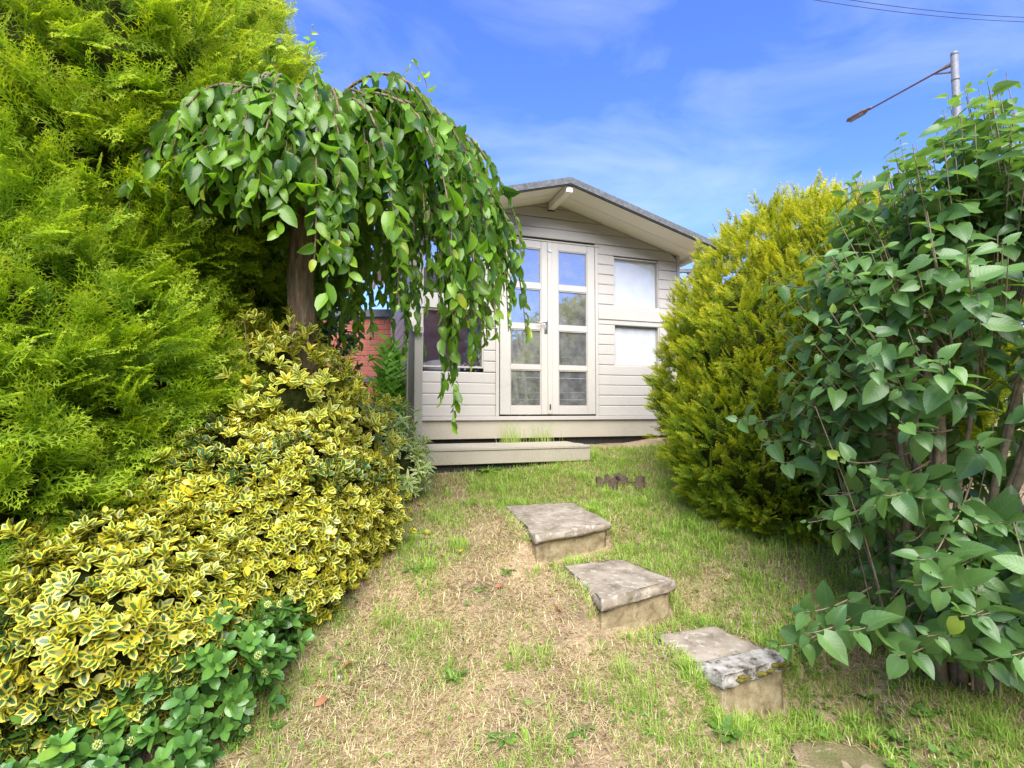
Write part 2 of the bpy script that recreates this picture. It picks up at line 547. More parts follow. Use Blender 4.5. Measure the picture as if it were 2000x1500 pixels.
def mat_ground():
    m, N, L, B, O = new_mat("lawn_soil")
    p = geo_pos(N)
    soil = ramp(N, L, noise(N, L, 13, 6, p, 0.7), [(0.3, (0.08, 0.055, 0.035)), (0.5, (0.22, 0.155, 0.095)), (0.7, (0.40, 0.30, 0.19))])
    thatch = ramp(N, L, noise(N, L, 110, 4, p, 0.7), [(0.3, (0.17, 0.115, 0.06)), (0.6, (0.46, 0.35, 0.21)), (0.8, (0.64, 0.52, 0.33))])
    c = mixc(N, L, mapr(N, L, noise(N, L, 2.2, 4, p), 0.35, 0.55), soil, thatch)
    gr = mapr(N, L, noise(N, L, 1.7, 5, p, 0.6), 0.52, 0.68, 0, 0.6)
    c = mixc(N, L, gr, c, (0.10, 0.14, 0.03))
    L.new(c, B.inputs['Base Color']); B.inputs['Roughness'].default_value = 1.0
    B.inputs['Specular IOR Level'].default_value = 0.1
    bump(N, L, noise(N, L, 90, 6, p, 0.7), 0.9, 0.01, B)
    return m


M['ground'] = mat_ground()


def mat_grass():
    m, N, L, B, O = new_mat("grass_blades")
    a = N.new("ShaderNodeAttribute"); a.attribute_name = "rnd"
    c = ramp(N, L, a.outputs['Fac'], [(0.0, (0.30, 0.20, 0.10)), (0.22, (0.60, 0.48, 0.27)), (0.45, (0.74, 0.65, 0.40)),
                                      (0.52, (0.42, 0.44, 0.12)), (0.7, (0.23, 0.39, 0.05)), (1.0, (0.40, 0.58, 0.09))])
    L.new(c, B.inputs['Base Color']); B.inputs['Roughness'].default_value = 0.6
    B.inputs['Specular IOR Level'].default_value = 0.25
    T = N.new("ShaderNodeBsdfTranslucent")
    L.new(mixc(N, L, 1.0, c, (1.2, 1.25, 0.7), 'MULTIPLY'), T.inputs['Color'])
    X = N.new("ShaderNodeMixShader"); X.inputs[0].default_value = 0.3
    L.new(B.outputs[0], X.inputs[1]); L.new(T.outputs[0], X.inputs[2]); L.new(X.outputs[0], O.inputs['Surface'])
    return m


M['grass'] = mat_grass()
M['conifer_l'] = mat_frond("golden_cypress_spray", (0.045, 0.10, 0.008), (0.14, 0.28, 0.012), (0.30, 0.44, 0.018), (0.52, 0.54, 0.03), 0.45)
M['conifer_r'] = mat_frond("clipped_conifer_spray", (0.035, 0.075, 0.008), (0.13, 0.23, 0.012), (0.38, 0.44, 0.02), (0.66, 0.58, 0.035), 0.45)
M['cherry'] = mat_leaf("cherry_leaf", (0.028, 0.085, 0.015), (0.20, 0.38, 0.025), (0.50, 0.55, 0.04), rough=0.33, trans=0.45, back=(0.20, 0.34, 0.06))
M['lilac'] = mat_leaf("lilac_leaf", (0.055, 0.13, 0.04), (0.15, 0.285, 0.07), (0.40, 0.50, 0.05), rough=0.36, trans=0.34, back=(0.22, 0.34, 0.09), vein=0.2)
M['euonymus'] = mat_leaf("variegated_leaf", (0.04, 0.11, 0.03), (0.11, 0.22, 0.04), margin=((0.74, 0.62, 0.03), (0.77, 0.69, 0.07), (0.79, 0.75, 0.22)), rough=0.32, trans=0.22, tcol=(1.2, 1.2, 0.6), vein=0.1, margin_w=0.23)
M['elaeagnus'] = mat_leaf("gold_edged_leaf", (0.07, 0.16, 0.03), (0.20, 0.31, 0.04), margin=((0.80, 0.64, 0.05), (0.80, 0.72, 0.09), (0.72, 0.74, 0.20)), rough=0.35, trans=0.22, tcol=(1.2, 1.2, 0.6), vein=0.1, margin_w=0.27)
M['pieris'] = mat_leaf("pieris_leaf", (0.12, 0.25, 0.05), (0.30, 0.45, 0.09), margin=((0.76, 0.80, 0.36), (0.68, 0.76, 0.26), (0.80, 0.80, 0.44)), rough=0.4, trans=0.25, tcol=(1.2, 1.2, 0.6), vein=0.15, margin_w=0.30)
M['green_euon'] = mat_leaf("green_euonymus_leaf", (0.05, 0.15, 0.035), (0.15, 0.32, 0.05), (0.28, 0.44, 0.06), rough=0.28, trans=0.2, vein=0.2)
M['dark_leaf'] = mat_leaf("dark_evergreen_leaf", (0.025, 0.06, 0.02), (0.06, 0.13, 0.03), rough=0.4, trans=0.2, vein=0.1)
M['weed'] = mat_leaf("weed_leaf", (0.09, 0.20, 0.03), (0.19, 0.34, 0.05), rough=0.6, trans=0.35, vein=0.3)
M['fern'] = mat_leaf("fern_leaf", (0.09, 0.25, 0.03), (0.20, 0.42, 0.05), rough=0.5, trans=0.35, vein=0.1)
M['yellow_leaf'] = mat_leaf("fallen_yellow_leaf", (0.55, 0.40, 0.05), (0.68, 0.55, 0.10), rough=0.5, trans=0.2, tcol=(1.1, 1.1, 0.8), vein=0.1)
M['brown_leaf'] = mat_leaf("fallen_brown_leaf", (0.28, 0.11, 0.05), (0.42, 0.20, 0.09), rough=0.6, trans=0.15, tcol=(1.1, 1, 0.8), vein=0.1)
M['tree_leaf'] = mat_leaf('garden_tree_leaf', (0.012, 0.03, 0.01), (0.03, 0.055, 0.018), rough=0.6, trans=0.05, vein=0.05)
M['litter'] = mat_leaf('leaf_litter', (0.10, 0.05, 0.03), (0.36, 0.20, 0.11), rough=0.8, trans=0.05, vein=0.05)
M['flower'] = mat_simple("greenish_flower_buds", [(0.3, (0.36, 0.44, 0.10)), (0.7, (0.58, 0.62, 0.22))], 80, 0.7, 0.3, 0.002)
M['petal'] = mat_simple("yellow_petal", [(0.3, (0.75, 0.52, 0.02)), (0.7, (0.85, 0.65, 0.04))], 50, 0.6, 0)


# ------------------------------------------------------------------ ground
def on_z(px, py, z):
    c, s = math.cos(PITCH), math.sin(PITCH)
    x = (px - 1000) / 990; v = (750 - py) / 990
    r = np.array([x, c - v * s, s + v * c])
    k = z / r[2]
    return (r[0] * k, r[1] * k)


q1 = [on_z(1045, 1048, -.70), on_z(1195, 1020, -.70), on_z(1118, 981, -.70), on_z(985, 989, -.70)]
q2 = [on_z(1175, 1172, -.87), on_z(1322, 1132, -.87), on_z(1215, 1092, -.87), on_z(1098, 1105, -.87)]
q3 = [on_z(1412, 1322, -1.055), on_z(1545, 1282, -1.055), on_z(1500, 1262, -1.055), on_z(1355, 1297, -1.055)]
q3b = [on_z(1402, 1322, -1.072), on_z(1512, 1275, -1.072), on_z(1395, 1222, -1.072), on_z(1275, 1242, -1.072)]
q4 = [on_z(1600, 1640, -1.285), on_z(1790, 1560, -1.285), on_z(1690, 1462, -1.285), on_z(1540, 1452, -1.285)]
STEP_DEF = [(q1, -.70, -.875), (q2, -.87, -1.06), (q3b, -1.072, -1.23), (q3, -1.055, -1.31), (q4, -1.285, -1.40)]


GY = np.array([-60, -3, 0.0, 1.2, 1.78, 2.3, 2.8, 3.3, 3.8, 4.3, 4.8, 5.5, 8, 400])
GZ = np.array([-1.7, -1.6, -1.5, -1.40, -1.265, -1.06, -0.885, -0.765, -0.665, -0.555, -0.425, -0.35, -0.38, -0.42])


def gz(x, y):
    x = np.asarray(x, float); y = np.asarray(y, float)
    z = np.interp(y - 0.10 * np.clip(x, -3, 3), GY, GZ)
    z = z + 0.05 * (fbm(x * 1.3 + 7, y * 1.3, 3, 3) - 0.5) + 0.018 * (fbm(x * 9, y * 9, 5, 3) - 0.5)
    z = z + 0.16 * np.clip((np.abs(x + 0.1) - 1.3) / 2.0, 0, 1) * np.clip((y - 1.0) / 2, 0, 1)
    for (q, zt, zl) in STEP_DEF:                     # turf banked against the sides and backs of the steps, cut away in front
        c = np.array(q); O = c[0]; sd = c[1] - c[0]; W = np.linalg.norm(sd); sd = sd / W
        fw = np.array([-sd[1], sd[0]]); Lq = max(np.dot(c[3] - O, fw), 0.2)
        sh = np.dot(c[3] - O, sd) / Lq
        v = (x - O[0]) * fw[0] + (y - O[1]) * fw[1]
        u = (x - O[0]) * sd[0] + (y - O[1]) * sd[1] - sh * np.clip(v, 0, Lq)
        du = np.maximum(np.maximum(-u, u - W), 0); dv = np.maximum(v - Lq, 0)
        wgt = np.exp(-(du ** 2 + dv ** 2) / 0.14 ** 2) * np.clip((v + 0.0) / 0.10, 0, 1)
        inside = (du == 0) & (dv == 0)
        z = z * (1 - wgt) + (zt - np.where(inside, -0.003 if zt < -1.2 else 0.03, 0.018)) * wgt
        zl = zt - 0.10 + (zl - zt + 0.10) * np.clip(u / W * 1.3 - 0.05, 0, 1) if zt > -1.06 and zt < -1.05 else zl
        wf = np.exp(-(np.maximum(-v - 0.10, 0) ** 2) / 0.07 ** 2 - du ** 2 / 0.06 ** 2) * np.clip((0.05 - v) / 0.05, 0, 1)
        z = np.where(v < 0.05, z * (1 - wf) + np.minimum(z, zl) * wf, z)
    return z


xs = np.concatenate([[-400, -150, -60, -25, -12, -7], np.arange(-4, 4.01, 0.04), [7, 12, 25, 60, 150, 400]])
ys = np.concatenate([[-400, -150, -60, -25, -12, -6, -3, -1, 0, 0.8], np.arange(1.2, 6.01, 0.04), [7, 8, 10, 14, 25, 60, 150, 400]])
XX, YY = np.meshgrid(xs, ys)
ZZ = gz(XX, YY)
gv = np.stack([XX, YY, ZZ], -1).reshape(-1, 3)
nx, ny = len(xs), len(ys)
ii = (np.arange(ny - 1)[:, None] * nx + np.arange(nx - 1)[None]).ravel()
gf = np.stack([ii, ii + 1, ii + nx + 1, ii + nx], -1)
ground = link("ground", raw_mesh("ground", gv, gf, M['ground']))
tag(ground, kind='structure')

# ------------------------------------------------------------------ summerhouse
HP, HD, HN = np.array([.35, 5.2]), np.array([.951, .308]), np.array([.308, -.951])


def H(s, o, z):
    """summerhouse frame: s along the front, o out of the front, z up"""
    return Vector((HP[0] + HD[0] * s + HN[0] * o, HP[1] + HD[1] * s + HN[1] * o, z))


S0, S1, SM = -1.37, 1.60, 0.055
DEPTH = 2.25
SLOPE = 0.275
PEAK = 2.165
ZB = -0.065


def roof_z(s):
    return PEAK - SLOPE * abs(s - SM)


house = thing("summerhouse", tuple(H(0.1, -1.1, -0.42)), "white painted timber summerhouse with double glazed doors and grey felt roof", "summerhouse")

BP = [(0.0, 0.0), (0.012, 0.0), (0.0165, 0.004), (0.018, 0.011), (0.018, 0.104), (0.015, 0.110), (0.008, 0.1145), (0.0, 0.1145)]   # shiplap profile


def board(name, mat, parent, s0, s1, z0, z1, fn, clip=None):
    """shiplap board; clip(z) gives the (min,max) run allowed at height z"""
    bm = bmesh.new()
    k = (z1 - z0) / 0.1145
    wz, wo, wt = rng.normal(0, .0007), rng.normal(0, .0009), rng.normal(0, .0008)
    A, Bv = [], []
    for (o, zz) in BP:
        z = z0 + zz * k
        a, b = s0, s1
        if clip:
            ca, cb = clip(z)
            a, b = max(a, ca), min(b, cb)
            if b < a + 0.002: a = b = (a + b) / 2; b += 0.001
        A.append(bm.verts.new(fn(a, o + wo, z + wz - wt))); Bv.append(bm.verts.new(fn(b, o + wo, z + wz + wt)))
    n = len(BP)
    for i in range(n):
        j = (i + 1) % n
        bm.faces.new((A[i], A[j], Bv[j], Bv[i]))
    bm.faces.new(A[::-1]); bm.faces.new(Bv)
    return bm_obj(name, bm, mat, parent)


def group_part(name, parent, mat, boxes, fn, bevel=0.003):
    bm = bmesh.new()
    for lo, hi in boxes: bm_box(bm, lo, hi, fn, bevel)
    return bm_obj(name, bm, mat, parent)


# front wall: frame studs behind the boards, then each board
DOOR = (-0.515, 0.560, -0.2, 1.748)
OPEN = [DOOR, (-1.275, -0.668, 0.405, 0.975), (-1.275, -0.668, 1.098, 1.655), (0.783, 1.352, 0.470, 0.962), (0.783, 1.352, 1.090, 1.657)]
studs = []
for s in (S0 + 0.03, -0.645, -0.535, 0.585, 0.76, 1.375, S1 - 0.05):
    studs.append(((s - 0.018, -0.045, ZB), (s + 0.018, -0.003, roof_z(s) - 0.03)))
front = group_part("front_wall", house, M['inside'], studs, H, 0)
row_h = 0.1085
z = ZB
rows = []
while z < PEAK - 0.02:
    rows.append((z, z + row_h)); z += row_h
for (za, zb) in rows:
    zc = (za + zb) / 2
    spans = [(S0, S1)]
    for (a, b, c, d) in OPEN:
        if zc > c and zc < d:
            new = []
            for (p, q) in spans:
                if a > p: new.append((p, min(a, q)))
                if b < q: new.append((max(b, p), q))
            spans = [x for x in new if x[1] - x[0] > 0.01]
    for (p, q) in spans:
        cl = (lambda zz: (SM - max(0, (PEAK - zz)) / SLOPE, SM + max(0, (PEAK - zz)) / SLOPE))
        if zb > roof_z(S1) - 0.02 or zb > roof_z(S0) - 0.02:
            board("board", M['white'], front, p, q, za, zb - 0.0015, H, cl)
        else:
            board("board", M['white'], front, p, q, za, zb - 0.0015, H)
# trims on the front: jamb battens, mid rails, sills, corner posts
trims = [("door_jamb", (-0.548, 0.0185, ZB), (-0.512, 0.034, 1.735)), ("door_jamb", (0.553, 0.0185, ZB), (0.588, 0.034, 1.735)),
         ("door_head", (-0.548, 0.0185, 1.737), (0.60, 0.036, 1.752)),
         ("window_rail", (-1.30, 0.019, 0.978), (-0.552, 0.030, 1.094)), ("window_rail", (0.592, 0.019, 0.966), (1.572, 0.030, 1.086)),
         ("corner_trim", (S1 - 0.012, -0.03, 1.30), (S1 + 0.022, 0.030, 1.75)), ("corner_trim", (S0 - 0.022, -0.03, ZB), (S0 + 0.02, 0.030, 1.74)),
         ("corner_trim", (S1 - 0.016, -0.028, ZB), (S1 + 0.020, 0.027, 1.298)),
         ("sill_board", (S0, -0.02, -0.105), (S1, 0.048, -0.066)), ("plinth_board", (S0 + 0.01, -0.02, -0.285), (S1 - 0.02, 0.022, -0.107))]
for (nm, lo, hi) in trims:
    group_part(nm, house, M['white'] if nm != "plinth_board" else M['deck'], [(lo, hi)], H)

# windows: frame (four reveals), pane
def window(a, b, c, d, glass):
    fr = group_part("window", house, M['white'], [((a, -0.04, c), (a + 0.014, 0.012, d)), ((b - 0.014, -0.04, c), (b, 0.012, d)),
                                                ((a + 0.0142, -0.04, c), (b - 0.0142, 0.014, c + 0.016)), ((a + 0.0142, -0.04, d - 0.014), (b - 0.0142, 0.012, d))], H, 0.002)
    group_part("pane", fr, glass, [((a + 0.014, -0.020, c + 0.014), (b - 0.014, -0.017, d - 0.014))], H, 0)


for i, (a, b, c, d) in enumerate(OPEN[1:]):
    window(a, b, c, d, M['glass_refl'] if i < 2 else M['glass_clear'])
for (c, d, lab) in ((0.49, 0.962, "white roller blind filling the lower window beside the clipped conifer"), (1.090, 1.657, "white roller blind filling the upper window beside the clipped conifer")):
    bm = bmesh.new()
    n = 24
    va, vb = [], []
    for i in range(n + 1):
        s = 0.79 + (1.345 - 0.79) * i / n
        o = -0.036 - 0.003 * math.sin(i * 1.1) - (0.003 if i % 5 == 0 else 0)
        va.append((bm.verts.new(H(s, o, c + 0.005)), bm.verts.new(H(s, o - 0.002, d - 0.03))))
    for i in range(n):
        bm.faces.new((va[i][0], va[i + 1][0], va[i + 1][1], va[i][1]))
    base = H(1.07, -0.04, c)
    bl = thing("roller_blind", tuple(base), lab, "blind", "roller blinds in the summerhouse")
    bm_obj("cloth", bm, M['blind'], bl, smooth=True)
    group_part("hem_bar", bl, M['blind'], [((0.79, -0.045, c - 0.012), (1.345, -0.037, c + 0.006))], H, 0.002)
    group_part("roller", bl, M['blind'], [((0.785, -0.06, d - 0.032), (1.35, -0.028, d - 0.004))], H, 0.006)

# double doors
ROWS = [(0.032, 0.403), (0.449, 0.814), (0.868, 1.234), (1.291, 1.657)]
for (a, b, pa, pb) in ((-0.503, 0.016, -0.395, -0.063), (0.022, 0.548, 0.127, 0.460)):
    D0, D1 = 0.004, 0.034
    dr = group_part("door", house, M['door_white'], [((a, D0, -0.050), (pa, D1, 1.734)), ((pb, D0, -0.050), (b, D1, 1.734))], H, 0.004)
    rails = [(-0.050, ROWS[0][0])] + [(ROWS[i][1], ROWS[i + 1][0]) for i in range(3)] + [(ROWS[3][1], 1.734)]
    for k, (c, d) in enumerate(rails):
        group_part("door_rail", dr, M['door_white'], [((pa + 0.0005, D0, c), (pb - 0.0005, D1 - 0.003, d))], H, 0.003)
    for (c, d) in ROWS:
        group_part("pane", dr, M['glass'], [((pa + 0.001, 0.010, c + 0.001), (pb - 0.001, 0.013, d - 0.001))], H, 0)
        bd = []
        t = 0.010
        bd += [((pa + .0008, 0.0133, c), (pa + t, 0.026, d)), ((pb - t, 0.0133, c), (pb - .0008, 0.026, d)),
               ((pa + t, 0.0133, c), (pb - t, 0.0255, c + t)), ((pa + t, 0.0133, d - t), (pb - t, 0.0255, d))]
        group_part("glazing_bead", dr, M['door_white'], bd, H, 0.002)
    if a < -0.2:
        bm = bmesh.new()
        tube(bm, [H(-0.015, 0.034, 0.885), H(-0.015, 0.075, 0.885), H(-0.045, 0.080, 0.885), H(-0.125, 0.078, 0.880)], [0.009, 0.009, 0.009, 0.007], 8)
        bm_box(bm, (-0.032, 0.034, 0.775), (0.002, 0.039, 0.925), H, 0.002)
        bm_obj("handle", bm, M['metal'], dr, smooth=True)
        group_part("keyhole", dr, M['dark_gap'], [((-0.019, 0.0392, 0.80), (-0.011, 0.0405, 0.822))], H, 0)
        group_part("bolt", dr, M['metal'], [((0.000, 0.034, 1.640), (0.014, 0.043, 1.672))], H, 0.002)
    else:
        group_part("astragal", dr, M['door_white'], [((0.004, 0.0345, -0.045), (0.05, 0.047, 1.730))], H, 0.003)
        group_part("keeper", dr, M['dark_gap'], [((0.018, 0.0475, 0.00), (0.034, 0.053, 0.055))], H, 0.002)
        group_part("latch", dr, M['metal'], [((0.008, 0.0475, 1.625), (0.045, 0.055, 1.650))], H, 0.002)

# side and back walls
def HL(t, o, z):     # left wall: t goes back from the front corner, o outwards
    return H(S0 - o, -t, z)


def HR(t, o, z):
    return H(S1 + o, -t, z)


def HB(t, o, z):
    return H(S0 + t, -DEPTH - o, z)


for (nm, fn, ln, st) in (("left_wall", HL, DEPTH, 0.034), ("right_wall", HR, DEPTH, 0.034), ("back_wall", HB, S1 - S0, 0.0)):
    w = group_part(nm, house, M['inside'], [((t, -0.045, ZB), (t + 0.03, -0.002, 1.74)) for t in np.linspace(0.05, ln - 0.06, 5)], fn, 0)
    for (za, zb) in rows:
        if nm != "back_wall":
            if zb > 1.80: break
            board("board", M['white'], w, st, ln, za, zb - 0.0015, fn)
        else:
            off = SM - S0
            board("board", M['inside'], w, 0, ln, za, zb - 0.0015, fn, (lambda zz: (off - max(0, PEAK - zz) / SLOPE, off + max(0, PEAK - zz) / SLOPE)))
group_part("floor", house, M['inside'], [((S0 + 0.01, -DEPTH + 0.01, -0.10), (S1 - 0.01, -0.021, -0.062))], H, 0)
group_part("base_skirt", house, M['deck'], [((S0 + 0.005, -DEPTH, -0.44), (S0 + 0.03, -0.0205, -0.107)), ((S1 - 0.03, -DEPTH, -0.44), (S1 - 0.021, -0.0205, -0.107))], H, 0)
group_part("bearer", house, M['dark_gap'], [((S0 + 0.04, -0.12, -0.44), (S1 - 0.04, -0.03, -0.287))], H, 0)

# roof: felt slopes, soffit boards, felt drip edge, ridge beam, brackets
OF, OB, EV = 0.50, -DEPTH - 0.12, 1.69

bm = bmesh.new()
def roof_strip(bm, o0, o1, e0, e1, t0, t1, sgn, bev=0.0):
    """strip of a roof slope: o range, distance from ridge range, thickness range above the soffit plane"""
    vs = []
    for o in (o0, o1):
        for e in (e0, e1):
            for t in (t0, t1):
                vs.append(bm.verts.new(H(SM + sgn * e, o, PEAK - SLOPE * e + t)))
    for f in ((0, 1, 3, 2), (4, 6, 7, 5), (0, 4, 5, 1), (2, 3, 7, 6), (0, 2, 6, 4), (1, 5, 7, 3)):
        bm.faces.new([vs[i] for i in f])


for sgn in (-1, 1):
    n = 10
    for k in range(n):       # felt with slight waves
        pass
roof_strip(bm, OF + 0.012, OB, 0.0, EV + 0.03, 0.034, 0.052, 1)
roof_strip(bm, OF + 0.012, OB, 0.0, EV + 0.03, 0.034, 0.052, -1)
roof_part = bm_obj("roof", bm, M['felt'], house)
for sgn in (-1, 1):
    bm = bmesh.new(); roof_strip(bm, OF + 0.020, OF + 0.0125, 0.0, EV + 0.03, -0.012, 0.050, sgn); bm_obj("felt_edge", bm, M['felt'], roof_part)
    bm = bmesh.new(); roof_strip(bm, OF + 0.012, OF - 0.008, 0.0, EV + 0.01, -0.024, 0.033, sgn); bm_obj("fascia_shadow_line", bm, M['dark_gap'], roof_part)  # dark colour draws the shadow line below the felt edge
    nb = 22
    ob = np.linspace(OF - 0.0085, OB + 0.01, nb + 1)
    for k in range(nb):
        bm = bmesh.new(); roof_strip(bm, ob[k] - 0.0012, ob[k + 1] + 0.0012, 0.002, EV, 0.004 + 0.0015 * (k % 2), 0.033, sgn)
        bm_obj("soffit_board", bm, M['soffit'], roof_part)
    bm = bmesh.new(); roof_strip(bm, OF - 0.01, OB, EV - 0.035, EV - 0.0, -0.04, 0.003, sgn); bm_obj("eaves_batten", bm, M['soffit'], roof_part)
group_part("ridge_beam", house, M['soffit'], [((SM - 0.034, 0.02, PEAK - 0.085), (SM + 0.034, OF - 0.012, PEAK - 0.012))], H, 0.003)
group_part("beam_bracket", house, M['dark_gap'], [((SM - 0.042, 0.0185, PEAK - 0.095), (SM + 0.042, 0.030, PEAK - 0.086))], H, 0)
for s in (S1 + 0.005, S0 - 0.005):
    bm = bmesh.new()
    for a, b in (((s - 0.016), (s + 0.016)),):
        P = [H(a, 0.02, 1.14), H(b, 0.02, 1.14), H(b, 0.02, 1.20), H(a, 0.02, 1.20)]
        Q = [H(a, 0.44, 1.655), H(b, 0.44, 1.655), H(b, 0.44, 1.715), H(a, 0.44, 1.715)]
        p = [bm.verts.new(x) for x in P]; q = [bm.verts.new(x) for x in Q]
        for i in range(4):
            bm.faces.new((p[i], p[(i + 1) % 4], q[(i + 1) % 4], q[i]))
        bm.faces.new(p[::-1]); bm.faces.new(q)
    bm_obj("brace", bm, M['rail'], house)

# timber step in front of the doors
step = thing("timber_step", tuple(H(-0.58, 0.3, -0.52)), "long low weathered timber step below the summerhouse doors", "step")
group_part("front_board", step, M['deck'], [((-1.36, 0.585, -0.465), (0.19, 0.612, -0.352))], H, 0.004)
for k in range(4):
    o0 = 0.055 + k * 0.142
    group_part("tread_board", step, M['deck'], [((-1.36 + 0.004 * k, o0, -0.350), (0.192 - 0.006 * (k % 2), o0 + 0.138, -0.322 - 0.002 * (k % 2)))], H, 0.004)
group_part("end_board", step, M['deck'], [((0.165, 0.06, -0.465), (0.188, 0.584, -0.352))], H, 0.003)
group_part("end_board", step, M['deck'], [((-1.356, 0.06, -0.465), (-1.334, 0.584, -0.352))], H, 0.003)
group_part("bearer", step, M['dark_gap'], [((-1.32, 0.50, -0.58), (0.15, 0.56, -0.466))], H, 0.003)

# balustrade at the left end of the step
bal = thing("balustrade", tuple(H(-1.42, 0.34, -0.35)), "short weathered boarded handrail at the end of the timber step", "handrail")
group_part("post", bal, M['rail'], [((-1.415, 0.53, -0.35), (-1.345, 0.60, 0.645))], H, 0.004)
group_part("post", bal, M['rail'], [((-1.425, 0.06, -0.35), (-1.375, 0.11, 0.90))], H, 0.004)
for k in range(4):
    o = 0.135 + k * 0.098
    zt = 0.93 - (o - 0.08) / 0.5 * 0.27
    group_part("baluster_board", bal, M['rail'], [((-1.412, o, -0.31), (-1.392, o + 0.080, zt - 0.06))], H, 0.003)
bm = bmesh.new()
P = [H(-1.44, 0.05, 0.89), H(-1.355, 0.05, 0.89), H(-1.355, 0.05, 0.93), H(-1.44, 0.05, 0.93)]
Q = [H(-1.435, 0.64, 0.645), H(-1.345, 0.64, 0.645), H(-1.345, 0.64, 0.685), H(-1.435, 0.64, 0.685)]
p = [bm.verts.new(x) for x in P]; q = [bm.verts.new(x) for x in Q]
for i in range(4): bm.faces.new((p[i], p[(i + 1) % 4], q[(i + 1) % 4], q[i]))
bm.faces.new(p[::-1]); bm.faces.new(q)
bm_obj("top_rail", bm, M['rail'], bal)

# inside the summerhouse: bench, cushions, folded chair
bench = thing("bench", tuple(H(-0.98, -0.5, -0.06)), "plain brown timber bench inside the summerhouse behind the brick-reflecting window", "bench")
group_part("seat", bench, M['inside'], [((-1.33, -0.75, 0.30), (-0.62, -0.15, 0.34))], H, 0.004)
for s in (-1.3, -0.68):
    for o in (-0.72, -0.22):
        group_part("leg", bench, M['inside'], [((s, o, -0.06), (s + 0.04, o + 0.04, 0.299))], H, 0.003)


def cushion(name, s, o, z, a, b, h, mat, lab):
    bm = bmesh.new()
    bmesh.ops.create_uvsphere(bm, u_segments=20, v_segments=12, radius=1)
    for v in bm.verts:
        x, y, zz = v.co
        e = 0.7
        x = math.copysign(abs(x) ** e, x); y = math.copysign(abs(y) ** e, y)
        v.co = H(s + x * a, o + y * b, z + h + zz * h * (1 - 0.25 * (x * x + y * y) / 2))
    og = H(s, o, z)
    c = bm_obj(name, bm, mat, None, smooth=True, origin=og)
    tag(c, lab, "cushion", "cushions on the bench")
    return c


mpat, N, L, B, O = new_mat("black_white_pattern")
vo = N.new("ShaderNodeTexVoronoi"); vo.inputs['Scale'].default_value = 34
L.new(geo_pos(N), vo.inputs['Vector'])
L.new(ramp(N, L, vo.outputs['Distance'], [(0.30, (0.62, 0.62, 0.64)), (0.42, (0.03, 0.03, 0.04))]), B.inputs['Base Color'])
cushion("cushion", -1.02, -0.33, 0.34, 0.23, 0.16, 0.085, M['cushion'], "pale grey cushion on the bench inside the summerhouse")
cushion("patterned_cushion", -0.76, -0.26, 0.34, 0.11, 0.10, 0.075, mpat, "black and white patterned cushion on the bench inside the summerhouse")
dc = thing("folded_chair", tuple(H(-0.22, -0.3, -0.06)), "pale folded slatted chair leaning inside behind the lower door panes", "chair")
for k in range(5):
    bm = bmesh.new()
    s = -0.33 + 0.05 * k
    tube(bm, [H(s + 0.06 * (k % 2), -0.18, -0.06), H(s - 0.05, -0.34, 0.78 + 0.04 * k)], [0.016, 0.016], 6)
    bm_obj("slat", bm, M['white'], dc)
for k in range(2):
    bm = bmesh.new(); tube(bm, [H(-0.37, -0.19 - k * 0.1, 0.08 + k * 0.5), H(-0.05, -0.19 - k * 0.1, 0.08 + k * 0.5)], [0.012, 0.012], 6)
    bm_obj("cross_bar", bm, M['inside'], dc)

# ------------------------------------------------------------------ brick garden wall behind
bw = thing("brick_wall", (-3.2, 7.2, -0.45), "red brick garden wall with dark slate coping behind the weeping tree", "wall")
WX0, WX1, WY = -7.0, -0.6, 7.2
group_part("mortar_bed", bw, M['mortar'], [((WX0, WY, -0.45), (WX1, WY + 0.2, 1.31))], None, 0)
bmb = bmesh.new()
bm_box(bmb, (-0.1075, -0.05, -0.0325), (0.1075, 0.05, 0.0325), None, 0.004)
bme = bpy.data.meshes.new("brick"); bmesh.ops.recalc_face_normals(bmb, faces=bmb.faces[:]); bmb.to_mesh(bme); bmb.free()
bme.materials.append(M['brick'])
restV, restF = [], []
co = np.array([v.co[:] for v in bme.vertices]); cube_f = np.array([[0, 1, 2, 3]])
for r in range(23):
    zc = -0.40 + r * 0.075
    if r == 11: continue
    for k in range(int((WX1 - WX0) / 0.225)):
        xc = WX0 + 0.12 + k * 0.225 + (0.1125 if r % 2 else 0)
        if xc > WX1 - 0.1: continue
        p = (xc + rng.normal(0, .001), WY + 0.044 + rng.normal(0, 0.0015), zc + rng.normal(0, .0006))
        if -2.75 < xc < -1.45 and r > 3:
            o = bpy.data.objects.new("brick", bme); COL.objects.link(o)
            o.location = p; adopt(o, bw)
        else:
            restV.append(p)
bm = bmesh.new()
for p in restV:
    bm_box(bm, (p[0] - .1075, p[1] - .05, p[2] - .0325), (p[0] + .1075, p[1] + .05, p[2] + .0325))
tag(bm_obj("brickwork", bm, M['brick'], bw), kind='stuff')
group_part("dark_band", bw, M['coping'], [((WX0, WY - 0.016, 0.390), (WX1, WY + 0.02, 0.460))], None, 0.003)
for k in range(11):
    group_part("coping_stone", bw, M['coping'], [((WX0 + k * 0.6, WY - 0.05, 1.312 + 0.004 * (k % 2)), (WX0 + k * 0.6 + 0.594, WY + 0.25, 1.43))], None, 0.012)

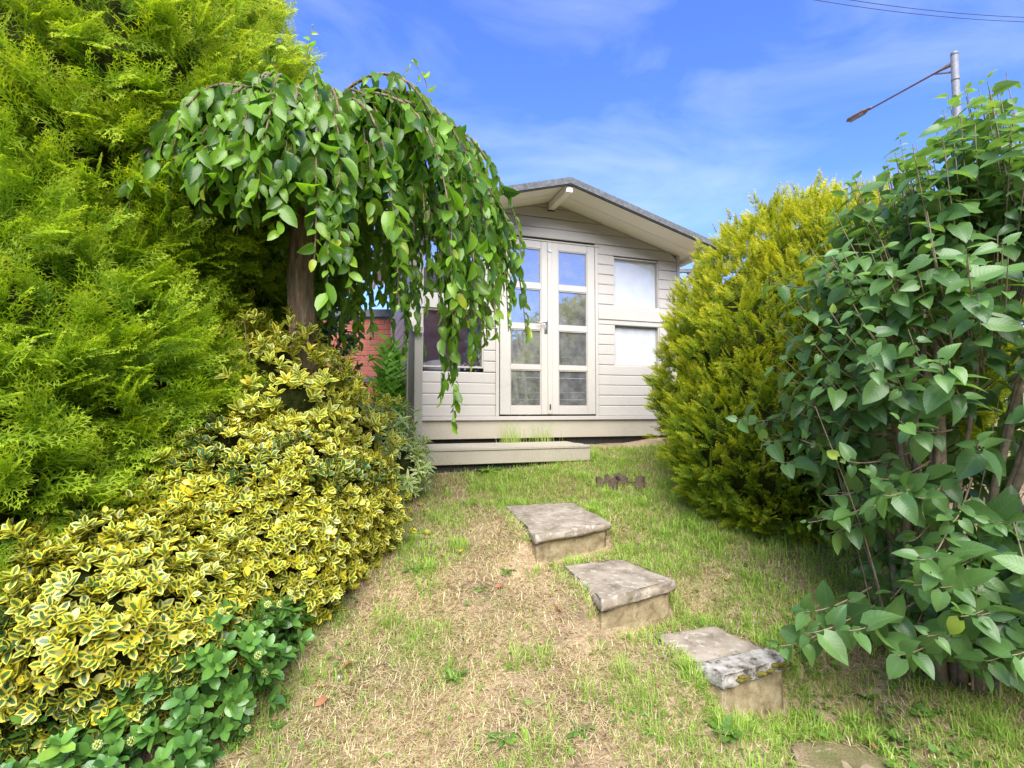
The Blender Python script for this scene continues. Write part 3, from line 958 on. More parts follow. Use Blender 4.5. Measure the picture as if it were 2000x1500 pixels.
# trellis panel behind the summerhouse
tr = thing("trellis_panel", (2.9, 8.0, -0.42), "dark diamond lattice trellis panel just beyond the summerhouse corner brace", "trellis")
group_part("frame", tr, M['coping'], [((2.2, 8.0, -0.42), (2.26, 8.05, 2.25)), ((3.6, 8.0, -0.42), (3.66, 8.05, 2.25)), ((2.261, 8.0, 2.19), (3.599, 8.05, 2.25)), ((2.261, 8.0, 0.55), (3.599, 8.05, 0.61))], None, 0.003)
for k in range(12):
    for sg in (0, 1):
        bm = bmesh.new()
        x0 = 1.1 + k * 0.19
        pts = []
        za, zb_ = 0.61, 2.19
        dx = (zb_ - za)
        xa, xb = (x0, x0 + dx) if sg == 0 else (x0 + dx, x0)
        t0, t1 = 0.0, 1.0
        lo, hi = 2.262, 3.598
        f = lambda x: (x - xa) / (xb - xa)
        tt = sorted((f(lo), f(hi)))
        t0, t1 = max(0, tt[0]), min(1, tt[1])
        if t1 - t0 < 0.05: bm.free(); continue
        A = Vector((xa + (xb - xa) * t0, 8.015 + sg * 0.016, za + dx * t0)); Bq = Vector((xa + (xb - xa) * t1, 8.015 + sg * 0.016, za + dx * t1))
        tube(bm, [A, Bq], [0.013, 0.013], 4)
        bm_obj("slat", bm, M['coping'], tr)
group_part("lower_board", tr, M['coping'], [((2.27, 8.012, -0.40), (3.59, 8.03, 0.545))], None, 0)

# ------------------------------------------------------------------ stone steps
def rough_block(name, corners, z0, z1, mat, parent, amp=0.008, n=10, seed=1, top_slope=0.0):
    """quad footprint (FL, FR, BR, BL) extruded z0..z1, subdivided and roughened"""
    bm = bmesh.new()
    c = [Vector((x, y, 0)) for x, y in corners]
    nz = 3
    GR = np.concatenate([[0, 0.018, 0.05], np.linspace(0.1, 0.9, n - 5), [0.95, 0.982, 1.0]])
    def pt(u, v, w):
        a = c[0].lerp(c[1], u); b = c[3].lerp(c[2], u)
        p = a.lerp(b, v); p.z = z0 + (z1 - z0) * w
        return p
    grid = {}
    def vert(i, j, k):
        if (i, j, k) in grid: return grid[(i, j, k)]
        u, v, w = GR[i], GR[j], k / nz
        p = pt(u, v, w)
        r = np.random.default_rng((i * 7919 + j * 104729 + k * 1299709 + seed * 15485863) % (2 ** 32))
        q = r.normal(0, 1, 3)
        s = 1.0
        edge = (i in (0, n)) + (j in (0, n)) + (k in (0, nz))
        if edge >= 2:                                       # worn edges pulled in
            cc = pt(.5, .5, .5); dlt = (cc - p); dlt.normalize(); p = p + dlt * amp * (0.35 + 0.5 * abs(q[0]))
        wob = 2.2 * amp * (float(fbm(p.x * 9 + seed, p.y * 9 + k * 1.7, seed, 3)) - 0.5)
        if i in (0, n): p += (c[1] - c[0]).normalized() * wob
        if j in (0, n): p += (c[3] - c[0]).normalized() * wob * 1.3
        p += Vector(q) * amp * (0.12 if edge else 0.2)
        p.z += amp * 1.2 * (float(fbm(p.x * 7, p.y * 7, seed)) - 0.5) if k == nz else 0
        grid[(i, j, k)] = bm.verts.new(p)
        return grid[(i, j, k)]
    for i in range(n):
        for j in range(n):
            for k in (0, nz):
                bm.faces.new((vert(i, j, k), vert(i + 1, j, k), vert(i + 1, j + 1, k), vert(i, j + 1, k)))
    for i in range(n):
        for k in range(nz):
            for j in (0, n):
                bm.faces.new((vert(i, j, k), vert(i + 1, j, k), vert(i + 1, j, k + 1), vert(i, j, k + 1)))
                bm.faces.new((vert(j, i, k), vert(j, i + 1, k), vert(j, i + 1, k + 1), vert(j, i, k + 1)))
    return bm_obj(name, bm, mat, parent, smooth=True)


STEPS = []
def stone_step(z, quad, thick, rh, lab, seed, inset=0.03, mat='slab'):
    c = np.array(quad)
    mid = c.mean(0)
    t = thing("stone_step", (mid[0], mid[1], z - thick - rh), lab, "step", "stone steps up the lawn")
    rough_block("tread_slab", quad, z - thick, z, M[mat], t, 0.011, 16, seed)
    fwd = nrm(c[3] - c[0]); side = nrm(c[1] - c[0])
    a = c[0] + fwd * inset + side * 0.015; b = c[1] + fwd * inset - side * 0.035
    rough_block("riser_block", [tuple(a), tuple(b), tuple(b + fwd * 0.16), tuple(a + fwd * 0.16)], z - thick - rh, z - thick - 0.002, M['riser'], t, 0.008, 10, seed + 5)
    STEPS.append(c)
    return t


def quad_from(FL, FR, z, length):
    a = np.array(on_z(*FL, z)); b = np.array(on_z(*FR, z))
    d = b - a
    n = np.array([-d[1], d[0]]); n = n / np.linalg.norm(n) * length
    return a, b, n


stone_step(-.70, q1, 0.045, 0.16, "lichen-grey stone step with broad slab, next to the summerhouse", 11)
stone_step(-.87, q2, 0.055, 0.15, "lichen-grey stone step with thick slab, between the highest and the broken one", 23)
t3 = stone_step(-1.055, q3, 0.05, 0.29, "broken stone step with pale mossy nosing beside the lilac", 37, 0.012, 'nosing')
rough_block("rear_slab", q3b, -1.13, -1.072, M['slab'], t3, 0.008, 12, 41)
STEPS.append(np.array(q3b))
stone_step(-1.285, q4, 0.05, 0.12, "half buried soil-stained stone step, lowest of the flight", 53, 0.03, 'soil_stone')
# moss cushions along the broken nosing
fl, frt = np.array(q3[0]), np.array(q3[1])
for k in range(14):
    u = 0.12 + 0.8 * rng.random()
    p = fl * (1 - u) + frt * u
    r = 0.006 + 0.007 * rng.random()
    zz = -1.090 + 0.02 * rng.random()
    bm = bmesh.new(); bmesh.ops.create_icosphere(bm, subdivisions=2, radius=1)
    for v in bm.verts:
        q = 1 + rng.normal(0, .12)
        v.co = Vector((p[0] + v.co.x * r * 2.2 * q, p[1] - 0.002 + v.co.y * r * q, zz + v.co.z * r * .8 * q))
    bm_obj("moss", bm, M['moss'], t3, smooth=True)

# ------------------------------------------------------------------ street lamp and cables
lamp = thing("street_lamp", (8.13, 9.0, -0.42), "galvanised street lamp post with long thin arm rising beyond the lilac", "street lamp")
bm = bmesh.new(); tube(bm, [(8.13, 9.0, -0.42), (8.13, 9.0, 3.0), (8.13, 9.0, 6.52)], [0.09, 0.075, 0.058], 14); bm_obj("post", bm, M['galv'], lamp, smooth=True)
bm = bmesh.new(); tube(bm, [(8.13, 9.0, 6.50), (8.13, 9.0, 6.56)], [0.062, 0.055], 14); bm_obj("cap", bm, M['galv'], lamp, smooth=True)
bm = bmesh.new(); tube(bm, [(8.13, 9.0, 6.02), (8.13, 9.0, 6.06)], [0.066, 0.066], 14); bm_obj("collar", bm, M['galv'], lamp, smooth=True)
AX = np.array([7.62, 11.05, 6.50]); A0 = np.array([8.10, 9.03, 6.36])
bm = bmesh.new(); tube(bm, [A0, A0 + (AX - A0) * .12, A0 + (AX - A0) * .8], [0.045, 0.020, 0.018], 10); bm_obj("arm", bm, M['rust'], lamp, smooth=True)
bm = bmesh.new(); tube(bm, [(8.11, 9.02, 6.20), A0 + (AX - A0) * .16], [0.02, 0.014], 8); bm_obj("arm_stay", bm, M['rust'], lamp, smooth=True)
bm = bmesh.new()
e0 = A0 + (AX - A0) * .78; dl = nrm(AX - A0)
tube(bm, [e0, e0 + dl * .10, e0 + dl * .14, e0 + dl * .50, e0 + dl * .58], [0.035, 0.05, 0.075, 0.085, 0.03], 12)
for v in bm.verts: v.co.z = e0[2] + (v.co.z - e0[2]) * 0.55 + 0.03
bm_obj("lantern", bm, M['rust'], lamp, smooth=True)
bm = bmesh.new()
tube(bm, [e0 + dl * .16 + [0, 0, -.01], e0 + dl * .5 + [0, 0, -.01]], [0.055, 0.05], 10)
for v in bm.verts: v.co.z = e0[2] + (v.co.z - e0[2]) * 0.5 - 0.005
bm_obj("lens", bm, M['galv'], lamp, smooth=True)

for (a, b, lab) in (((7.635, 11.0, 9.243), (12.597, 12.0, 9.637), "thin dark overhead cable crossing the sky, uppermost of the pair"), ((7.84, 11.3, 9.36), (12.909, 12.3, 9.76), "thin overhead cable sagging just beneath the upper one")):
    a = np.array(a); b = np.array(b)
    t = np.linspace(-0.6, 1.6, 30)[:, None]
    pts = a + (b - a) * t + np.array([0, 0, 1]) * (0.25 * ((t - 0.5) ** 2) - .06)
    bm = bmesh.new(); tube(bm, [Vector(p - a) for p in pts], [0.007] * 30, 5)
    me = bpy.data.meshes.new("overhead_cable"); bm.to_mesh(me); bm.free(); me.materials.append(M['cable'])
    o = bpy.data.objects.new("overhead_cable", me); COL.objects.link(o); o.location = a
    tag(o, lab, "cable", "overhead cables")

# ------------------------------------------------------------------ brick house behind the photographer (seen in the panes)
bh = thing("brick_house", (1.5, -11.5, -1.65), "red brick house with dark tiled roof reflected in the summerhouse window", "house")
HW, HZ, HX = -9.0, 4.15, 9.2
group_part("wall", bh, M['house_brick'], [((-6.0, HW - 5.0, -1.65), (HX, HW, HZ))], None, 0)
bm = bmesh.new()
pts = [(-6.3, HW + .35, HZ - .1), (HX + .3, HW + .35, HZ - .1), (HX + .3, HW - 2.5, HZ + 2.2), (-6.3, HW - 2.5, HZ + 2.2), (-6.3, HW - 5.35, HZ - .1), (HX + .3, HW - 5.35, HZ - .1)]
v = [bm.verts.new(p) for p in pts]; v2 = [bm.verts.new((p[0], p[1], p[2] + 0.12)) for p in pts]
for idx in ((0, 1, 2, 3), (3, 2, 5, 4)):
    bm.faces.new([v[i] for i in idx]); bm.faces.new([v2[i] for i in idx][::-1])
for i, j in ((0, 1), (1, 2), (2, 5), (5, 4), (4, 3), (3, 0)):
    bm.faces.new((v[i], v[j], v2[j], v2[i]))
bm_obj("roof", bm, M['roof_tile'], bh)
for wx in (8.4, 3.4, -2.0):
    a, b = HW + 0.002, HW + 0.04
    w = group_part("window", bh, M['white'], [((wx - 0.6, a, 2.3), (wx + 0.6, b, 2.38)), ((wx - 0.6, a, 3.52), (wx + 0.6, b, 3.6)), ((wx - 0.6, a, 2.381), (wx - 0.52, b, 3.519)), ((wx + 0.52, a, 2.381), (wx + 0.6, b, 3.519)), ((wx - 0.04, a, 2.381), (wx + 0.04, b, 3.519))], None, 0)
    group_part("pane", w, M['coping'], [((wx - 0.519, a + .001, 2.382), (wx + 0.519, a + 0.012, 3.518))], None, 0)


# ------------------------------------------------------------------ foliage kit
def leaf_base(rows=6, cols=4, width=0.5, belly=0.42, tipw=1.0, fold=0.25, curl=0.2, lobe=0.0, wave=0.0, twist=0.0, seed=0):
    """leaf of length 1 along +Y, normal +Z"""
    t = np.linspace(0, 1, rows + 1)
    w = (t ** (0.55)) * ((1 - t) ** (0.75 * tipw))
    w = w / w.max() * width * 0.5
    if belly < 0.4:
        w = (np.maximum(t, 0.0) ** 0.38) * ((1 - t) ** 0.95); w = w / w.max() * width * 0.5
    w[0] = max(w[0], 0.012) if lobe == 0 else width * 0.22
    w[-1] = 0.002
    u = np.linspace(-1, 1, cols + 1)
    T, U = np.meshgrid(t, u, indexing='ij')
    Wd = w[:, None]
    x = U * Wd
    y = T - lobe * np.abs(U) ** 1.3 * (1 - T) ** 2.5
    z = fold * np.abs(x) - curl * T ** 2 + wave * np.sin(T * 14 + U * 2 + seed) * np.abs(U) * 0.05
    z = z - 0.25 * curl * (U ** 2) * Wd
    if twist:
        a = twist * T
        x, z = x * np.cos(a) - z * np.sin(a), x * np.sin(a) + z * np.cos(a)
    V = np.stack([x, y, z], -1).reshape(-1, 3)
    nc = cols + 1
    i0 = (np.arange(rows)[:, None] * nc + np.arange(cols)[None]).ravel()
    F = np.stack([i0, i0 + 1, i0 + nc + 1, i0 + nc], -1)
    UV = np.stack([U * 0.5 + 0.5, T], -1).reshape(-1, 2)
    return V, F, UV


def frames(d, n):
    y = nrm(d)
    x = np.cross(y, n); bad = np.linalg.norm(x, axis=1) < 1e-3
    x[bad] = np.cross(y[bad], [1, 0.3, 0.2])
    x = nrm(x); z = np.cross(x, y)
    return np.stack([x, y, z], -1)            # columns


def instance(bases, which, R, P, S, rnd):
    Vs, Fs, Us, Rs, off = [], [], [], [], 0
    for k, (V, F, UV) in enumerate(bases):
        m = which == k
        n = int(m.sum())
        if n == 0: continue
        W = np.einsum('nij,vj->nvi', R[m], V) * S[m][:, None, None] + P[m][:, None, :]
        Vs.append(W.reshape(-1, 3))
        Fs.append((F[None] + (np.arange(n) * len(V))[:, None, None]).reshape(-1, F.shape[1]) + off)
        Us.append(np.tile(UV, (n, 1)))
        Rs.append(np.repeat(rnd[m], len(V)))
        off += n * len(V)
    return np.concatenate(Vs), np.concatenate(Fs), np.concatenate(Us), np.concatenate(Rs)


def foliage(parent, bases, R, P, S, rnd, mat, n_parts=300, part="leaf", rest="foliage", bucket=16):
    """the largest visible leaves become parts of their own, all others one joined part"""
    which = rng.integers(0, len(bases), len(P))
    ctr = P + R[:, :, 1] * S[:, None] * 0.5
    single = np.zeros(len(P), bool)
    if n_parts:
        px, py, dep = project(ctr)
        ok = (px > 5) & (px < 1995) & (py > 5) & (py < 1495) & (dep > 0.3)
        key = (px // bucket).astype(int) * 10000 + (py // bucket).astype(int)
        order = np.argsort(dep)
        seen = set(); front = []
        for i in order:
            if not ok[i] or key[i] in seen: continue
            seen.add(key[i]); front.append(i)
        front = np.array(front, int)
        if len(front):
            view = nrm(-ctr[front])
            facing = 0.3 + np.abs((R[front][:, :, 2] * view).sum(1))
            score = S[front] / dep[front] * facing
            single[front[np.argsort(-score)[:n_parts]]] = True
    cache = {}
    for i in np.where(single)[0]:
        key = (int(which[i]), int(rnd[i] * 11.99))
        if key not in cache:
            V, F, UV = bases[key[0]]
            cache[key] = raw_mesh(part, V, F, mat, UV, np.full(len(V), (key[1] + 0.5) / 12))
        o = bpy.data.objects.new(part, cache[key]); COL.objects.link(o)
        m4 = np.eye(4); m4[:3, :3] = R[i] * S[i]; m4[:3, 3] = P[i]
        o.matrix_basis = Matrix(m4.tolist())
        adopt(o, parent)
    m = ~single
    if m.sum():
        V, F, UV, rr = instance(bases, which[m], R[m], P[m], S[m], rnd[m])
        o = link(rest, raw_mesh(rest, V, F, mat, UV, rr), parent)
        tag(o, kind='stuff')


def sample_ells(ells, n, shrink=1.0, cull=-0.4, zmin=None, frame=False):
    n_want = n
    if frame: n = n * 5
    ells = [tuple(np.array(e, float) for e in el) for el in ells]
    area = np.array([(e[1][0] * e[1][1] + e[1][1] * e[1][2] + e[1][0] * e[1][2]) for e in ells])
    out_p, out_n = [], []
    while sum(len(a) for a in out_p) < n:
        k = rng.choice(len(ells), 4000, p=area / area.sum())
        C = np.array([ells[i][0] for i in k]); Rr = np.array([ells[i][1] for i in k]) * shrink
        d = nrm(rng.normal(size=(4000, 3)))
        p = C + d * Rr
        nn = nrm(d / Rr)
        ok = np.ones(4000, bool)
        for j, (c, r) in enumerate(ells):
            ins = (((p - c) / (r * shrink * 0.985)) ** 2).sum(1) < 1
            ok &= ~(ins & (k != j))
        tocam = nrm(-p)
        ok &= (nn * tocam).sum(1) > cull
        ok &= p[:, 2] > gz(p[:, 0], p[:, 1]) + 0.02
        if frame:
            qx, qy, qd = project(p)
            ok &= (qx > -420) & (qx < 2420) & (qy > -420)
        if zmin is not None: ok &= p[:, 2] > zmin
        out_p.append(p[ok]); out_n.append(nn[ok])
    P_, N_ = np.concatenate(out_p), np.concatenate(out_n)
    if frame:                                        # even spacing: greedy elimination with a shrinking radius
        sel = []; r = 0.5; left = list(range(len(P_)))
        A = np.zeros((n_want, 3)); m = 0
        while m < n_want and r > 1e-3:
            rest = []
            for i in left:
                if m >= n_want: break
                if m == 0 or ((A[:m] - P_[i]) ** 2).sum(1).min() > r * r:
                    A[m] = P_[i]; m += 1; sel.append(i)
                else: rest.append(i)
            left = rest; r *= 0.85
        return P_[sel], N_[sel]
    return P_[:n], N_[:n]


def core(parent, ells, shrink, mat, name="foliage_core"):  # solid dark filler added against see-through, darkens gaps in the foliage
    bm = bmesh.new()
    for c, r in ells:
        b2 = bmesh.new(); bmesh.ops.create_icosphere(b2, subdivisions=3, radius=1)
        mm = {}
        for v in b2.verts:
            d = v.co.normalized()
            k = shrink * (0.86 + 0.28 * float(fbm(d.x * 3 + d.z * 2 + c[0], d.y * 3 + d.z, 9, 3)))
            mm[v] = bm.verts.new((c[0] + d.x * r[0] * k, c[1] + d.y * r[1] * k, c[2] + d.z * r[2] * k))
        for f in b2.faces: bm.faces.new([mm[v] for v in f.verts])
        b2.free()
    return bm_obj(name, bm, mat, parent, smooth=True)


def frond_base(nb=9, sub=2, ang=0.75, L0=0.45, w=0.030, droop=0.15, seed=0, curve=0.1):
    r = np.random.default_rng(seed)
    quads, vv = [], []
    def diamond(a, d, L, wd, v0, v1):
        d = d / np.linalg.norm(d); s = np.array([-d[1], d[0]])
        e = a + d * L; a = a + d * L * 0.04
        quads.append([a - s * wd, e, a + s * wd]); vv.append([v0, v1, v0])
    diamond(np.array([0, 0.]), np.array([0, 1.]), 1.0, w * 0.7, 0.0, 1.0)
    for k in range(nb):
        t = 0.06 + 0.86 * k / (nb - 1)
        for sg in (-1, 1):
            tt = t + (0.03 if sg > 0 else 0)
            L = L0 * (1 - tt) ** 0.75 * (0.75 + 0.5 * r.random()) + 0.07
            an = ang * (0.8 + 0.4 * r.random())
            a = np.array([0, tt]); d = np.array([sg * math.sin(an), math.cos(an)])
            vv0 = tt * 0.6
            diamond(a, d, L, w * 0.85, vv0, min(1, vv0 + 0.5))
            for j in range(sub):
                q = 0.25 + 0.55 * j / max(1, sub - 1)
                for s2 in (-1, 1):
                    an2 = an + s2 * ang * (0.7 + 0.4 * r.random()) * (1 if sg > 0 else 1)
                    d2 = np.array([math.sin(sg * an + s2 * 0.65), math.cos(sg * an + s2 * 0.65)])
                    diamond(a + d * L * q, d2, L * (0.55 - 0.3 * q) + 0.02, w * 0.75, min(1, vv0 + .1 + q * .4), min(1, vv0 + 0.35 + q * .5))
    Q = np.array(quads).reshape(-1, 2); vvv = np.array(vv).ravel()
    z = -droop * Q[:, 1] ** 2 - 0.4 * Q[:, 0] ** 2 + 0.03 * np.sin(Q[:, 0] * 25 + Q[:, 1] * 17 + seed)
    x = Q[:, 0] + curve * Q[:, 1] ** 2
    V = np.stack([x, Q[:, 1], z], -1)
    F = np.arange(len(V)).reshape(-1, 3)
    UV = np.stack([np.full(len(V), 0.5), vvv], -1)
    return V, F, UV


def conifer(name, base, label, ells, mat, n_bough, per, L, spread, up, size, bases, gold_fn, core_s=0.86, trunk=None, cull=-0.35, cat="conifer"):
    t = thing(name, base, label, cat)
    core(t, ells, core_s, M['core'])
    p, n = sample_ells(ells, int(n_bough * 0.78), 0.98, cull, None, True)
    p2, n2 = sample_ells(ells, n_bough - len(p), 0.89, cull, None, True)
    p, n = np.concatenate([p, p2]), np.concatenate([n, n2])
    bdir = nrm(n * 0.75 + np.array([0, 0, 1]) * up + rng.normal(0, 0.22, n.shape))
    bl = L * (0.7 + 0.6 * rng.random(len(p)))
    out = rng.random(len(p)) ** 1.5
    N_ = n_bough * per
    bi = np.repeat(np.arange(n_bough), per)
    u = rng.random(N_)
    P = p[bi] + bdir[bi] * (bl[bi] * (u * 1.1 - 0.45))[:, None] + n[bi] * (out[bi] * 0.09)[:, None] + rng.normal(0, 1, (N_, 3)) * (0.23 * bl[bi] * (1.0 - 0.75 * u))[:, None]
    d = nrm(bdir[bi] + rng.normal(0, spread, (N_, 3)) * (1.2 - 0.8 * u)[:, None])
    nn = nrm(rng.normal(0, 0.7, (N_, 3)) + np.array([0, 0, 0.7]) + nrm(-P) * 0.5)
    R = frames(d, nn)
    S = size * (0.65 + 0.6 * rng.random(N_)) * (1.1 - 0.35 * u)
    g = gold_fn(P, u, rng.random(n_bough)[bi])
    which = rng.integers(0, len(bases), N_)
    V, F, UV, rr = instance(bases, which, R, P, S, np.clip(g, 0, 1))
    o = link("foliage", raw_mesh("foliage", V, F, mat, UV, rr, smooth=False), t)
    tag(o, kind='stuff')
    if trunk:
        bm = bmesh.new(); tube(bm, trunk, np.linspace(0.11, 0.03, len(trunk)), 9); bm_obj("trunk", bm, M['bark'], t, smooth=True)
    # bare branches at the core
    ends = p[rng.choice(n_bough, min(60, n_bough), replace=False)]
    c0 = np.array(ells[0][0])
    paths = [np.array([c0 * np.array([1, 1, 0]) + [0, 0, e[2] * .6 + c0[2] * .4 - .1], c0 * .35 + e * .65 + [0, 0, -.04], e]) for e in ends]
    V, F = tubes_np(paths, 0.015, 0.003, 5)
    tag(link("branches", raw_mesh("branches", V, F, M['twig']), t), kind='stuff')
    return t


# ------------------------------------------------------------------ golden conifers, left
FB = [frond_base(7, 2, 0.72, 0.42, 0.020, 0.12 + 0.05 * k, k, 0.12 * (k - 1.5)) for k in range(4)]
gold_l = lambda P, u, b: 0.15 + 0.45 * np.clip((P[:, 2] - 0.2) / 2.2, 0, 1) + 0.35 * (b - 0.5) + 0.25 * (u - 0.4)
ELL_A = [((-2.75, 3.15, 1.5), (1.30, 1.05, 1.75)), ((-2.9, 3.2, 2.9), (1.05, 0.95, 1.6)), ((-2.35, 2.75, 1.75), (0.75, 0.6, 0.75)), ((-3.0, 2.75, 1.3), (0.9, 0.7, 0.9))]
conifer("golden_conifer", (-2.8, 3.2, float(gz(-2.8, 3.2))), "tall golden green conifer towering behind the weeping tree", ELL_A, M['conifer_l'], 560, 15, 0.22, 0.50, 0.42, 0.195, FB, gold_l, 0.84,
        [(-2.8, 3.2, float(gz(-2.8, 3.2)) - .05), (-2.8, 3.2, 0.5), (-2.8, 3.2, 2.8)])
ELL_B = [((-2.42, 2.55, 0.02), (0.85, 0.70, 0.80)), ((-2.25, 2.1, -0.28), (0.55, 0.48, 0.52)), ((-2.75, 2.35, 0.50), (0.75, 0.62, 0.65))]
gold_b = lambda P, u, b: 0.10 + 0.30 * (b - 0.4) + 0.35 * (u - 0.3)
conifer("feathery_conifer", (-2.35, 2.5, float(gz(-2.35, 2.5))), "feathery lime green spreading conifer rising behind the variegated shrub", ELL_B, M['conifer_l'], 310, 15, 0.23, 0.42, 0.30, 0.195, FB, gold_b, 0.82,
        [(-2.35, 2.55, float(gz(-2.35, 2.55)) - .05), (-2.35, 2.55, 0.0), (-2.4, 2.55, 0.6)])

# clipped conifer, right
FR_ = [frond_base(6, 1, 0.62, 0.40, 0.036, 0.05, 20 + k, 0.1 * (k - 1)) for k in range(3)]
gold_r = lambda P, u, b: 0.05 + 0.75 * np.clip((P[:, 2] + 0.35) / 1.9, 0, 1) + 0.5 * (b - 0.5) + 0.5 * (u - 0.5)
ELL_C = [((2.34, 3.85, 0.38), (1.02, 0.90, 1.14)), ((1.82, 3.45, -0.18), (0.62, 0.58, 0.66)), ((2.40, 3.5, 0.52), (0.78, 0.7, 0.80)), ((1.80, 3.95, 0.12), (0.56, 0.55, 0.66)), ((2.0, 3.55, 0.32), (0.70, 0.60, 0.66))]
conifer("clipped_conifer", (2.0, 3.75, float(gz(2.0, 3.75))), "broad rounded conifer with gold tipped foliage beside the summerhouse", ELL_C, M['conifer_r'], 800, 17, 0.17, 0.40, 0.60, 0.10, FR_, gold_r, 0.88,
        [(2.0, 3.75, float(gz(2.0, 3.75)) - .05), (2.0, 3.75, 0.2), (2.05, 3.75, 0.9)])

# ------------------------------------------------------------------ weeping cherry
TB = np.array([-1.17, 2.95, float(gz(-1.17, 2.95))])
cherry = thing("weeping_cherry", tuple(TB), "weeping cherry tree with glossy drooping leaves in front of the summerhouse", "tree")
T0 = np.array([-1.22, 2.9, 1.20])
bm = bmesh.new()
tp = [TB + [0, 0, -0.06], TB + [0, 0, .05], TB + [-.01, 0, .45], np.array([-1.20, 2.92, 0.35]), np.array([-1.225, 2.90, 0.75]), np.array([-1.20, 2.9, 1.05]), T0 + [0, 0, .05]]
tube(bm, tp, [0.115, 0.10, 0.082, 0.078, 0.072, 0.080, 0.05], 14)
for v in bm.verts:
    a = math.atan2(v.co.y - 2.92, v.co.x + 1.2)
    k = 1 + 0.06 * math.sin(a * 5 + v.co.z * 3) + 0.05 * math.sin(a * 3 - v.co.z * 9)
    v.co.x = -1.2 + (v.co.x + 1.2) * k; v.co.y = 2.92 + (v.co.y - 2.92) * k
bm_obj("trunk", bm, M['trunk_bark'], cherry, smooth=True)


def bez(p0, p1, p2, p3, n):
    t = np.linspace(0, 1, n)[:, None]
    return (1 - t) ** 3 * p0 + 3 * (1 - t) ** 2 * t * p1 + 3 * (1 - t) * t * t * p2 + t ** 3 * p3


def Rphi(a):       # crown radius by azimuth (0 = +X right, -90 = towards the lawn below)
    c, s = math.cos(a), math.sin(a)
    if c > 0: rx = 1.30
    else: rx = 0.66
    ry = (0.82 if c > 0 else 0.78) if s < 0 else 0.85
    return 1 / math.sqrt((c / rx) ** 2 + (s / ry) ** 2)


branches, strands = [], []
LP, LD, LN, LS, LR = [], [], [], [], []


def add_leaves(path, spacing, size, hang, tipy, start=0.0):
    seg = np.linalg.norm(np.diff(path, axis=0), axis=1); cum = np.concatenate([[0], np.cumsum(seg)])
    tot = cum[-1]; k = 0
    s = start * tot + rng.random() * spacing
    while s < tot:
        p = np.array([np.interp(s, cum, path[:, j]) for j in range(3)])
        outw = nrm(p - np.array([T0[0], T0[1], p[2]]))
        side = nrm(np.cross(outw, [0, 0, 1])) * (1 if k % 2 else -1)
        d = nrm(np.array([0, 0, -1]) * hang + outw * (0.25 + 0.4 * rng.random()) + side * (0.2 + 0.5 * rng.random()) + rng.normal(0, 0.18, 3))
        n_ = nrm(outw * 0.9 + np.array([0, 0, 0.55]) + rng.normal(0, 0.65, 3))
        f = s / tot
        young = np.clip((f - 0.80) / 0.2, 0, 1) * tipy
        LP.append(p); LD.append(d); LN.append(n_)
        LS.append(size * (0.5 + 0.65 * rng.random()) * (1 - 0.45 * young))
        LR.append(np.clip(0.75 * rng.random() + 0.35 * young, 0, 1))
        s += spacing * (0.7 + 0.6 * rng.random()); k += 1


for i in range(178):
    if i < 150 and i % 5 == 0: continue
    a = rng.random() * 2 * math.pi
    d = np.array([math.cos(a), math.sin(a), 0])
    fr = 0.45 + 0.55 * rng.random() ** 0.6
    Rr = Rphi(a) * fr
    c, s = math.cos(a), math.sin(a)
    top = 0.36 + 0.26 * rng.random() + 0.22 * max(0, c)
    zend = 0.46 + 0.50 * rng.random() + 0.13 * math.sin(3 * a + 1) + 0.09 * math.sin(8 * a) + 0.22 * max(0, -s) - 0.22 * max(0, c) * fr + (1 - fr) * 0.6
    if i >= 150:
        Rr = (0.25 + 0.30 * rng.random()) * (0.75 + 0.45 * max(0, c)); top = 0.55 + 0.12 * rng.random(); zend = 1.05 + 0.2 * rng.random()
    p0 = T0 + rng.normal(0, .02, 3)
    path = bez(p0, T0 + d * Rr * 0.25 + [0, 0, top + .25], T0 + d * Rr * 1.0 + [0, 0, top * 0.95 - .05], np.array([*(T0[:2] + d[:2] * Rr * 1.02), zend]), 16)
    path = path + np.cumsum(rng.normal(0, 0.006, path.shape), axis=0)
    branches.append(path)
    add_leaves(path, 0.036, 0.120, 0.75, 1.0, 0.22)
    for q in range(2 if c > 0.25 else 4):
        j = rng.integers(4, 14)
        st = path[j]
        ln = (0.20 + 0.30 * rng.random()) * (1.0 + 0.35 * max(0, c))
        o_ = nrm(rng.normal(0, 1, 3)) * 0.10
        sp = bez(st, st + o_ * .6 + [0, 0, 0.02], st + o_ + [0, 0, -ln * .5], st + o_ * 1.1 + [0, 0, -ln], 7)
        strands.append(sp)
        add_leaves(sp, 0.040, 0.106, 1.0, 0.9)
# long danglers over the summerhouse front
for (x, y, z0, z1, n_) in ((-0.315, 2.72, 0.85, -0.10, 4), (-0.36, 2.78, 0.85, 0.16, 4), (-0.28, 2.66, 0.9, 0.22, 4), (-0.33, 2.70, 0.7, 0.05, 2), (0.02, 2.85, 0.95, 0.60, 2), (-0.06, 2.8, 1.0, 0.66, 2), (-0.55, 2.9, 0.9, 0.42, 3), (-0.72, 3.1, 0.9, 0.40, 3), (-0.62, 3.0, 0.9, 0.30, 1), (-0.85, 3.2, 0.85, 0.45, 2)):
    for k in range(n_):
        zz = z1 + (0.28 * k if k else 0)
        x0 = x + rng.normal(0, .025); y0 = y + rng.normal(0, .03)
        sp = bez(np.array([x0 - .06, y0, z0 + .15]), np.array([x0 - .02, y0, z0]), np.array([x0 + .01, y0, (z0 + zz) / 2]), np.array([x0 + rng.normal(0, .015), y0, zz]), 12)
        strands.append(sp); add_leaves(sp, 0.032, 0.096, 1.1, 0.8)
